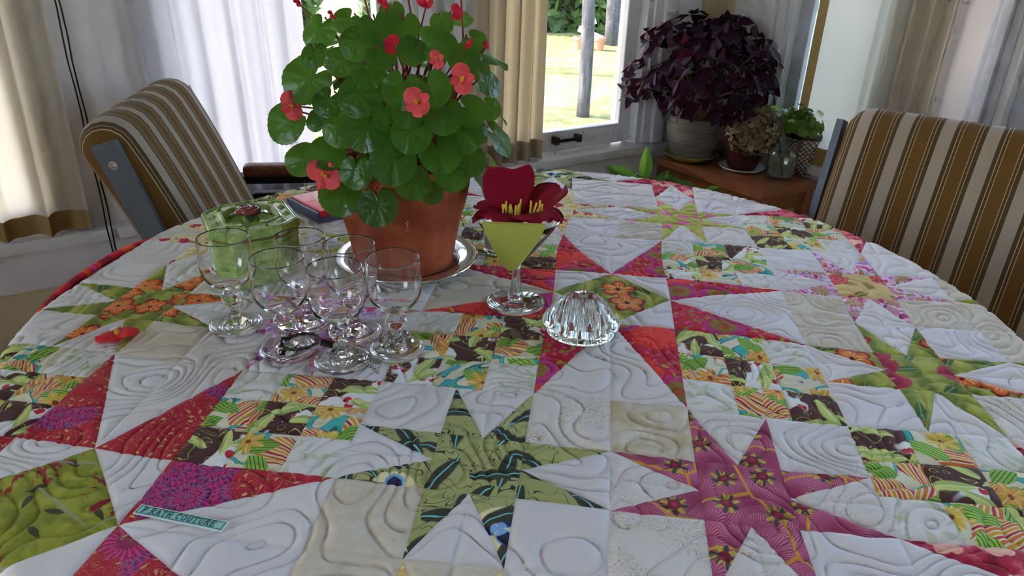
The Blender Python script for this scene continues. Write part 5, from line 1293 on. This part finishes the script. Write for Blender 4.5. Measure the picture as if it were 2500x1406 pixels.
def chair(loc, rz, label):
    r = empty('striped_armchair', loc, rz, label, 'chair', 'striped upholstered armchairs at the table')
    # backrest cushion: rounded profile in x-z carried across the width
    th = 0.100; Wd = 0.228
    cl = bez([(-0.185, 0.46, 0), (-0.205, 0.56, 0), (-0.243, 0.67, 0), (-0.282, 0.77, 0), (-0.310, 0.832, 0)], 6)      # centre line (x, z)
    def prof(k):                                             # outline of the cushion for inset k in 0..1
        pts = []; hw = th/2-k*0.034
        n = len(cl); nor = []
        for i in range(n):
            d = (cl[min(i+1, n-1)]-cl[max(i-1, 0)]).normalized(); nor.append(Vector((d.y, -d.x, 0)))
        front = [cl[i]+nor[i]*hw for i in range(n)]; back = [cl[i]-nor[i]*hw for i in range(n)]
        d = (cl[-1]-cl[-2]).normalized(); cap = []
        for j in range(1, 8):
            a = PI*j/8; cap.append(cl[-1]+nor[-1]*(hw*math.cos(a))+d*(hw*math.sin(a)*1.0))
        d0 = (cl[0]-cl[1]).normalized(); cap0 = []
        for j in range(1, 6):
            a = PI*j/6; cap0.append(cl[0]-nor[0]*(hw*math.cos(a))+d0*(hw*math.sin(a)))
        pts = front+cap+back[::-1]+cap0
        ctr = cl[n//2]
        if k: pts = [p+(Vector((ctr.x+(p.x-ctr.x)*0.25, ctr.y, 0))-p)*(0.055*k) for p in pts]
        return pts
    secs = [(-Wd, 1.0), (-Wd+0.004, 0.62), (-Wd+0.014, 0.28), (-Wd+0.030, 0.06), (-Wd+0.05, 0)] + [(-Wd+0.05+(2*Wd-0.10)*i/10, 0) for i in range(1, 10)] + [(Wd-0.05, 0), (Wd-0.030, 0.06), (Wd-0.014, 0.28), (Wd-0.004, 0.62), (Wd, 1.0)]
    V = []; F = []; m = None
    for (y, k) in secs:
        P = prof(k); m = len(P); V += [(p.x, y, p.y) for p in P]
    for i in range(len(secs)-1):
        for k in range(m): F.append((i*m+k, i*m+(k+1) % m, (i+1)*m+(k+1) % m, (i+1)*m+k))
    F.append(tuple(range(m-1, -1, -1))); q = (len(secs)-1)*m; F.append(tuple(q+k for k in range(m)))
    MB().addm(V, F).build('backrest', M_STRIPE, r, angle=60)
    st = MB().box(-0.14, 0.28, -Wd+0.005, Wd-0.005, 0.375, 0.47, bev=0.03).build('seat', M_STRIPE, r, angle=60)
    for s in (-1, 1):
        y = s*0.240
        pts = bez([(-0.302, y, 0.850), (-0.272, y, 0.75), (-0.245, y, 0.66), (-0.212, y, 0.54), (-0.16, y, 0.43), (-0.06, y, 0.365), (0.06, y, 0.355), (0.24, y, 0.355)], 5)
        bar = MB().strip(pts, (0, 1, 0), 0.040, 0.014).build('side_bar', M_BAR, r)
        MB().lathe([(0.0, 0.004), (0.003, 0.004), (0.0045, 0.002), (0.0075, 0.002), (0.008, 0.0)], 16, Matrix.Translation((-0.292, y+s*0.0075, 0.815)) @ Matrix.Rotation(-s*PI/2, 4, 'X')).build('bolt', M_BOLT, bar, smooth=False)
        # arm: flat steel loop with a wooden pad
        ya = s*0.252
        lp = bez([(-0.265, ya, 0.640), (-0.20, ya, 0.637), (0.06, ya, 0.637), (0.17, ya, 0.630), (0.205, ya, 0.610), (0.175, ya, 0.592), (0.06, ya, 0.585), (-0.17, ya, 0.585)], 5)
        arm = MB().strip(lp, (0, 1, 0), 0.018, 0.036).build('arm_loop', M_BLACK, r)
        MB().box(-0.195, 0.17, ya-0.022, ya+0.022, 0.643, 0.672, bev=0.011).build('arm_pad', M_PAD, r, angle=60)
        MB().box(-0.185, 0.165, ya-0.021, ya+0.021, 0.565, 0.603, bev=0.012).build('arm_lower_pad', M_BLACK, r, angle=60)
        for zz in (0.60,): MB().strip([(-0.19, ya, 0.590), (-0.245, ya-s*0.01, 0.600)], (0, 0, 1), 0.03, 0.03).build('arm_bracket', M_BLACK, r)
    # cantilever sled base
    pts = bez([(0.24, -0.240, 0.355), (0.27, -0.240, 0.30), (0.27, -0.240, 0.05), (0.24, -0.240, 0.014), (-0.22, -0.240, 0.012)], 5)
    for s in (-1, 1): MB().strip([(p.x, -s*p.y, p.z) for p in pts], (0, 1, 0), 0.022, 0.022).build('leg', M_BAR, r)
    MB().box(-0.23, -0.208, -0.240, 0.240, 0.0015, 0.023).build('cross_bar', M_BAR, r)
    MB().box(-0.12, 0.25, -0.240, 0.240, 0.345, 0.375).build('seat_frame', M_BAR, r)
    return r
LC = chair((-0.377, 0.990, 0), math.atan2(0.277, 0.961), 'striped armchair at left, turned sideways between table and pale curtain')
chair((0.735, 0.787, 0), math.atan2(-0.848, -0.53), 'striped armchair at right, its backrest facing the viewer')

# ================================================================== wooden stool with plants in the corner
M_TEAK = wood_mat('stool_wood_orange', c(72, 40, 22), c(110, 66, 38), 0.3, 1.0, 0.3)
SZ = 0.515
stool = empty('plant_stool', (0, 0, 0), label='low orange brown wooden plant table in the corner', cat='table'); stool.matrix_world = ROOM
MB().box(0.052, 0.315, 0.055, 0.520, SZ-0.024, SZ, bev=0.004).build('tabletop', M_TEAK, stool, angle=40)
MB().box(0.068, 0.300, 0.072, 0.505, SZ-0.075, SZ-0.024).build('apron', M_TEAK, stool)
for a in (0.062, 0.275):
    for b in (0.066, 0.481): MB().box(a, a+0.032, b, b+0.032, 0, SZ-0.024, bev=0.003).build('leg', M_TEAK, stool)
def atst(x, y): return (x, y, SZ)
def ring_mat():
    t = NT('ribbed_grey_stoneware'); s = t.xyz(t.obj()); n, _ = t.noise(t.vec(t.mul(s[0], 8), t.mul(s[1], 8), t.mul(s[2], 160)), 1.5, 3, 0.6)
    n2, _ = t.noise(t.obj(), 25, 3)
    return t.pbr(t.mix(n2, t.ramp(n, [(0.35, c(64, 61, 54)), (0.65, c(108, 108, 102))]), c(84, 78, 68)), 0.85, 0, t.bump(n, 0.6, 0.004), spec=0.2)
# ---- purple oxalis
OX, OY = 0.508, 2.062
sa = empty('plant_saucer', atst(OX, OY), label='yellow green ceramic saucer under the grey ribbed pot', cat='saucer', group='plant saucers')
MB().lathe([(0, 0.0), (0.055, 0.0), (0.075, 0.006), (0.088, 0.020), (0.090, 0.022), (0.086, 0.022), (0.072, 0.009), (0.05, 0.005), (0, 0.005)], 48).build('dish', plain('olive_glaze', c(130, 120, 62), 0.25, coat=0.4), sa, smooth=True)
def oxalis():
    root = empty('potted_oxalis', (OX, OY, SZ+0.0055), label='bushy dark purple oxalis in a grey ribbed pot in the corner', cat='potted plant')
    pr_ = [(0, 0), (0.058, 0), (0.062, 0.004), (0.072, 0.03), (0.083, 0.065), (0.089, 0.10), (0.088, 0.125), (0.083, 0.140), (0.077, 0.138), (0.078, 0.12), (0.0, 0.118)]
    fine = [(v.x, v.y) for v in bez([(a, b, 0) for a, b in pr_], 8)]
    MB().lathe([(max(0, r+0.0009*math.sin(z*520) if 0.005 < z < 0.13 and k < 56 else r), z) for k, (r, z) in enumerate(fine)], 48).build('pot', ring_mat(), root, smooth=True)
    t = NT('oxalis_leaf_purple'); n, _ = t.noise(t.obj(), 2, 2)
    k = t.mix(t.rnd(), (0.010, 0.004, 0.010, 1), (0.024, 0.008, 0.034, 1))
    mt = t.pbr(t.mix(n, k, (0.015, 0.004, 0.012, 1)), 0.7, 0, spec=0.12, trans=(0.07, (0.24, 0.010, 0.045, 1)))
    st = plain('oxalis_stalk', c(120, 100, 80), 0.5)
    def trio(seed):
        r = random.Random(seed); V = []; F = []
        for q in range(3):
            a = 2*PI*q/3+r.uniform(-0.2, 0.2); dr = r.uniform(0.15, 0.75)
            M = Matrix.Rotation(a, 4, 'Z') @ Matrix.Rotation(dr, 4, 'Y'); fold = r.uniform(0.15, 0.5); k = len(V)
            out = [(0.02, 0, 0), (0.55, 0.42, fold*0.42), (0.98, 0.66, fold*0.66), (1.02, 0.40, fold*0.40), (0.90, 0, 0), (1.02, -0.40, fold*0.40), (0.98, -0.66, fold*0.66), (0.55, -0.42, fold*0.42), (0.5, 0, 0)]
            V += [tuple(M @ Vector(p)) for p in out]
            F += [(k, k+8, k+1), (k+1, k+8, k+3, k+2), (k+8, k+4, k+3), (k, k+7, k+8), (k+7, k+6, k+5, k+8), (k+8, k+5, k+4)]
        me = bpy.data.meshes.new('oxalis_leaf'); me.from_pydata(V, [], F); me.materials.append(mt); return me
    ms = [trio(s) for s in range(6)]
    r = random.Random(3); b0 = Vector((0, 0, 0.13)); cz = 0.255
    for k in range(200):
        u = r.uniform(-0.42, 1.0); a = r.uniform(0, 2*PI); R = (1-u*u)**0.5; q = r.uniform(0.62, 1.03) if k > 30 else r.uniform(0.95, 1.08)
        p = Vector((0.262*q*R*math.cos(a), 0.262*q*R*math.sin(a), cz+0.205*q*u))
        # keep out of the two walls
        w = Vector((OX, OY, 0))+p-KC; aa, bb = w.dot(AV), w.dot(BV)
        if aa < 0.035: p += AV*(0.035-aa+0.02*r.random())
        if bb < 0.035: p += BV*(0.035-bb+0.02*r.random())
        nrm = (Vector((p.x, p.y, (p.z-cz)*1.1+0.10)).normalized()+Vector((r.uniform(-1, 1), r.uniform(-1, 1), r.uniform(-1, 1)))*0.45).normalized()
        o = bpy.data.objects.new('leaf', ms[k % 6]); COL.objects.link(o); o.parent = root
        o.matrix_basis = Matrix.Translation(p) @ frame_z(nrm, Vector((r.uniform(-1, 1), r.uniform(-1, 1), r.uniform(-1, 1)))) @ Matrix.Scale(r.uniform(0.030, 0.044), 4)
        if k % 2 == 0:
            s0 = b0+Vector((r.uniform(-0.03, 0.03), r.uniform(-0.03, 0.03), 0)); MB().tube(bez([s0, s0.lerp(p, 0.5)+Vector((0, 0, 0.03)), p], 4), 0.0009, 4).build('stalk', st, root, smooth=True)
oxalis()
# ---- red pot, hydrangea, tumbler, tin pot
RX, RY = 0.664, 1.966
sa = empty('plant_saucer', atst(RX, RY), label='white porcelain saucer under the dark red pot', cat='saucer', group='plant saucers')
MB().lathe([(0, 0.0), (0.045, 0.0), (0.066, 0.006), (0.074, 0.013), (0.0735, 0.0145), (0.064, 0.009), (0.044, 0.004), (0, 0.004)], 48).build('dish', plain('white_porcelain', (0.7, 0.7, 0.72, 1), 0.15, coat=0.4), sa, smooth=True)
def lobed(seed, n=9):
    r = random.Random(seed); V = [(0, 0, 0)]; F = []; m = 30
    for k in range(m):
        th = 2*PI*k/m; R = (0.75+0.25*abs(math.cos(th*2.5)))*(1-0.35*math.exp(-((abs(th-PI))/0.35)**2)); V.append((R*math.cos(th), R*math.sin(th), -0.18*R*R+0.06*math.sin(3*th)))
    for k in range(m): F.append((0, 1+k, 1+(k+1) % m))
    me = bpy.data.meshes.new('ivy_leaf'); me.from_pydata(V, [], F); me.polygons.foreach_set('use_smooth', [True]*len(F)); return me
M_IVY = leaf_mat('ivy_leaf', c(40, 66, 14), c(80, 110, 30), c(110, 140, 60), (0.38, 0.60, 0.08, 1), 0.45)
M_IST = plain('ivy_stalk', c(60, 80, 30), 0.6)
def leafy(root, base, cen, rad, n, smin, smax, meshes, seed, up=0.5, name='leaf', zmin=-0.5):
    r = random.Random(seed)
    for k in range(n):
        u = r.uniform(zmin, 1); a = r.uniform(0, 6.28); R = (1-u*u)**0.5; q = r.uniform(0.6, 1.05)
        p = Vector(cen)+Vector((rad[0]*q*R*math.cos(a), rad[1]*q*R*math.sin(a), rad[2]*q*u))
        w = root.location+p-KC; aa, bb = w.dot(AV), w.dot(BV)
        if aa < 0.03: p += AV*(0.03-aa)
        if bb < 0.03: p += BV*(0.03-bb)
        nrm = ((p-Vector(cen)).normalized()+Vector((0, 0, up))+Vector((r.uniform(-1, 1), r.uniform(-1, 1), r.uniform(-1, 1)))*0.5).normalized()
        o = bpy.data.objects.new(name, meshes[k % len(meshes)]); COL.objects.link(o); o.parent = root
        o.matrix_basis = Matrix.Translation(p) @ frame_z(nrm, Vector((r.uniform(-1, 1), r.uniform(-1, 1), -0.6))) @ Matrix.Scale(r.uniform(smin, smax), 4)
        if k % 2 == 0:
            b0 = Vector(base)+Vector((r.uniform(-0.02, 0.02), r.uniform(-0.02, 0.02), 0)); MB().tube(bez([b0, b0.lerp(p, 0.5)+Vector((0, 0, 0.015)), p], 4), 0.0010, 4).build('stalk', M_IST, root, smooth=True)
ivm = [lobed(s) for s in range(3)]
for m_ in ivm: m_.materials.append(M_IVY)
rp = empty('red_potted_plant', (RX, RY, SZ+0.0045), label='glazed dark red pot with green trailing leaves, next to the tumbler', cat='potted plant')
MB().lathe([(0, 0), (0.040, 0), (0.045, 0.004), (0.058, 0.04), (0.070, 0.085), (0.075, 0.112), (0.076, 0.124), (0.071, 0.124), (0.068, 0.108), (0, 0.106)], 48).build('pot', plain('oxblood_glaze', c(42, 12, 12), 0.3, coat=0.25, spec=0.3), rp, smooth=True)
leafy(rp, (0, 0, 0.11), (0.055, 0.015, 0.160), (0.075, 0.06, 0.045), 44, 0.014, 0.022, ivm, 5)
TX, TY = 0.772, 1.905
tg = empty('water_tumbler', atst(TX, TY), label='ribbed clear tumbler of water holding the dried hydrangea', cat='glass')
MB().lathe([(0, 0.0), (0.0385, 0.0), (0.0405, 0.003), (0.0440, 0.060), (0.0480, 0.122), (0.0470, 0.1225), (0.0425, 0.060), (0.0385, 0.010), (0, 0.009)], 48, scal=lambda th, i: 1+(0.012*math.cos(16*th) if 0 < i < 4 else 0)).build('tumbler', M_GLASS2, tg, angle=40)
MB().lathe([(0, 0.0092), (0.0380, 0.0102), (0.0420, 0.060), (0.0432, 0.075), (0, 0.075)], 48).build('water', glass_mat('water', (0.93, 0.95, 0.92), 1.33), tg, angle=40)
def hydrangea():
    C0 = Vector((0.668, 1.900, 0.662))
    root = empty('dried_hydrangea', (TX, TY, SZ), label='dried mauve and green hydrangea head leaning from the tumbler', cat='flower')
    t = NT('hydrangea_petal'); k = t.ramp(t.rnd(), [(0.0, c(66, 48, 52)), (0.35, c(92, 76, 60)), (0.6, c(104, 100, 66)), (0.8, c(128, 122, 98)), (1.0, c(74, 56, 64))])
    n, _ = t.noise(t.obj(), 3, 2)
    mt = t.pbr(t.mix(t.mul(n, 0.4), k, c(90, 80, 60)), 0.8, 0, spec=0.15, trans=(0.25, (0.4, 0.35, 0.22, 1)))
    def floret(seed):
        r = random.Random(seed); V = []; F = []
        for q in range(4):
            a = PI/2*q+r.uniform(-.1, .1); M = Matrix.Rotation(a, 4, 'Z') @ Matrix.Rotation(-r.uniform(0.1, 0.6), 4, 'Y'); k = len(V)
            V += [tuple(M @ Vector(p)) for p in ((0, 0, 0), (0.5, 0.48, 0.06), (1.0, 0.32, 0.0), (1.08, 0, 0.05), (1.0, -0.32, 0.0), (0.5, -0.48, 0.06), (0.55, 0, -0.06))]
            F += [(k, k+6, k+1), (k+1, k+6, k+3, k+2), (k, k+5, k+6), (k+5, k+4, k+3, k+6)]
        me = bpy.data.meshes.new('floret'); me.from_pydata(V, [], F); me.materials.append(mt); return me
    ms = [floret(s) for s in range(4)]; r = random.Random(6); off = Vector((TX, TY, SZ))
    head = bpy.data.objects.new('flower_head', None); COL.objects.link(head); head.parent = root; head.location = C0-off; head.empty_display_size = 0.02
    N = 250
    for k in range(N):
        u = 1-2*(k+0.5)/N; a = k*2.39996; R = (1-u*u)**0.5; d = Vector((R*math.cos(a), R*math.sin(a), u))
        q = r.uniform(0.84, 1.06); p = Vector((d.x*0.079, d.y*0.079, d.z*0.076))*q
        o = bpy.data.objects.new('floret', ms[k % 4]); COL.objects.link(o); o.parent = head
        o.matrix_basis = Matrix.Translation(p) @ frame_z((d+Vector((r.uniform(-1, 1), r.uniform(-1, 1), r.uniform(-1, 1)))*0.4), Vector((r.uniform(-1, 1), r.uniform(-1, 1), 0))) @ Matrix.Scale(r.uniform(0.009, 0.0135), 4)
    MB().lathe([(0.055*math.sin(PI*i/8), 0.055*math.cos(PI*i/8)) for i in range(9)], 14).build('inner_mass', plain('hydrangea_core', c(84, 72, 52), 0.9), head, smooth=True)
    pts = [q-off for q in bez([Vector((TX+0.006, TY, SZ+0.014)), Vector((TX-0.012, TY-0.004, SZ+0.09)), Vector((TX-0.045, TY-0.004, SZ+0.145)), C0], 6)]
    MB().tube(pts, 0.0026, 6).build('stem', M_IST, root, smooth=True)
hydrangea()
NX, NY = 0.848, 1.976
def tin():
    t = NT('embossed_tin'); s = t.xyz(t.obj()); r, th = t.polar(s[0], s[1])
    u = t.mul(th, 20.0); v = t.mul(s[2], 420.0)
    dots = t.mul(t.m('SINE', u), t.m('SINE', v)); n, _ = t.noise(t.obj(), 60, 3)
    col = t.mix(t.lt(0.25, dots, 0.3), t.mix(n, c(60, 58, 54), c(116, 112, 106)), c(150, 148, 142))
    mt = t.pbr(col, 0.35, 0.7, t.bump(dots, 0.5, 0.004))
    root = empty('tin_potted_plant', (NX, NY, SZ), label='embossed silver tin pot with bright green leaves beside the cream curtain', cat='potted plant')
    MB().lathe([(0, 0), (0.040, 0), (0.043, 0.002), (0.051, 0.06), (0.058, 0.112), (0.062, 0.114), (0.064, 0.134), (0.062, 0.137), (0.058, 0.134), (0.056, 0.115), (0, 0.113)], 48).build('pot', mt, root, angle=50)
    MB().lathe([(0.0645, 0.117), (0.0655, 0.120), (0.0660, 0.130), (0.0650, 0.133)], 48, scal=lambda th, i: 1+0.01*math.sin(24*th)).build('rim_band', M_DARKM, root, smooth=True)
    leafy(root, (0, 0, 0.115), (-0.012, 0.0, 0.150), (0.078, 0.075, 0.070), 74, 0.013, 0.021, ivm, 9, zmin=-0.2)
tin()
# ---- broad leaved plant on the floor in front of the stool
def floorplant():
    FX, FY = 0.335, 1.800
    root = empty('floor_plant', (FX, FY, 0), label='glossy broad leaved plant standing low in front of the plant table', cat='potted plant')
    MB().lathe([(0, 0.0), (0.085, 0.0), (0.11, 0.22), (0.115, 0.27), (0.107, 0.27), (0.10, 0.24), (0, 0.24)], 40).build('pot', plain('brown_plastic_pot', c(70, 48, 36), 0.5), root, smooth=True)
    mt = leaf_mat('broad_leaf', c(16, 48, 22), c(34, 80, 30), c(70, 110, 50), (0.30, 0.60, 0.06, 1), 0.34, 0.28, 4)
    def blade(seed):
        r = random.Random(seed); mb = MB().grid(lambda u, v: (u*2-0.75, (v-0.5)*0.72*math.sin(PI*min(0.995, u*0.97+0.02))**0.8, 0.35*u-0.45*u*u+abs(v-0.5)*0.30*math.sin(PI*u)+0.012*math.sin(u*40)*abs(v-0.5)), 22, 8)
        me = bpy.data.meshes.new('broad_leaf'); me.from_pydata(mb.v, [], mb.f); me.materials.append(mt); me.polygons.foreach_set('use_smooth', [True]*len(mb.f)); return me
    ms = [blade(s) for s in range(3)]; r = random.Random(4); off = Vector((FX, FY, 0))
    spots = [((0.295, 1.772, 0.520), (-0.75, -0.1, 0.45), (0.25, -0.75, 0.55), 0.062), ((0.345, 1.84, 0.525), (0.05, 0.1, 1.0), (0.30, -0.95, 0.1), 0.060), ((0.385, 1.80, 0.485), (0.35, 0.0, 0.9), (-0.45, -0.8, 0.4), 0.052)]
    for k in range(24):
        a = r.uniform(0, 6.28); e = r.uniform(0.1, 1.1); d = Vector((math.cos(a)*math.cos(e), math.sin(a)*math.cos(e), math.sin(e)))
        p = Vector((FX+0.02+d.x*0.10, FY+d.y*0.07, 0.44+d.z*0.07)); spots.append((tuple(p), tuple(d), (d.x*0.3+r.uniform(-.3, .3), d.y*0.3-0.4, 0.8), r.uniform(0.04, 0.058)))
    for k in range(10):
        a = r.uniform(-0.9, 0.5); p = Vector((FX+0.07+0.14*r.random(), FY-0.02+0.05*r.uniform(-1, 1), 0.475+0.03*r.uniform(-1, 1))); d = Vector((math.cos(a), math.sin(a), r.uniform(0.1, 0.7)))
        spots.append((tuple(p), tuple(d), (r.uniform(-.3, .3), -0.5, 0.8), r.uniform(0.035, 0.05)))
    for k, (p, d, nrm, s) in enumerate(spots):
        M = frame_z(nrm, d); o = bpy.data.objects.new('leaf', ms[k % 3]); COL.objects.link(o); o.parent = root
        o.matrix_basis = Matrix.Translation(Vector(p)-off) @ M @ Matrix.Scale(s, 4)
        j = Vector(p)+M.to_3x3() @ Vector((-0.75*s, 0, 0)); b0 = Vector((FX, FY, 0.24))
        MB().tube([q-off for q in bez([b0, b0.lerp(j, 0.6)+Vector((0, 0, 0.02)), j], 4)], 0.002, 5).build('stalk', M_IST, root, smooth=True)
floorplant()
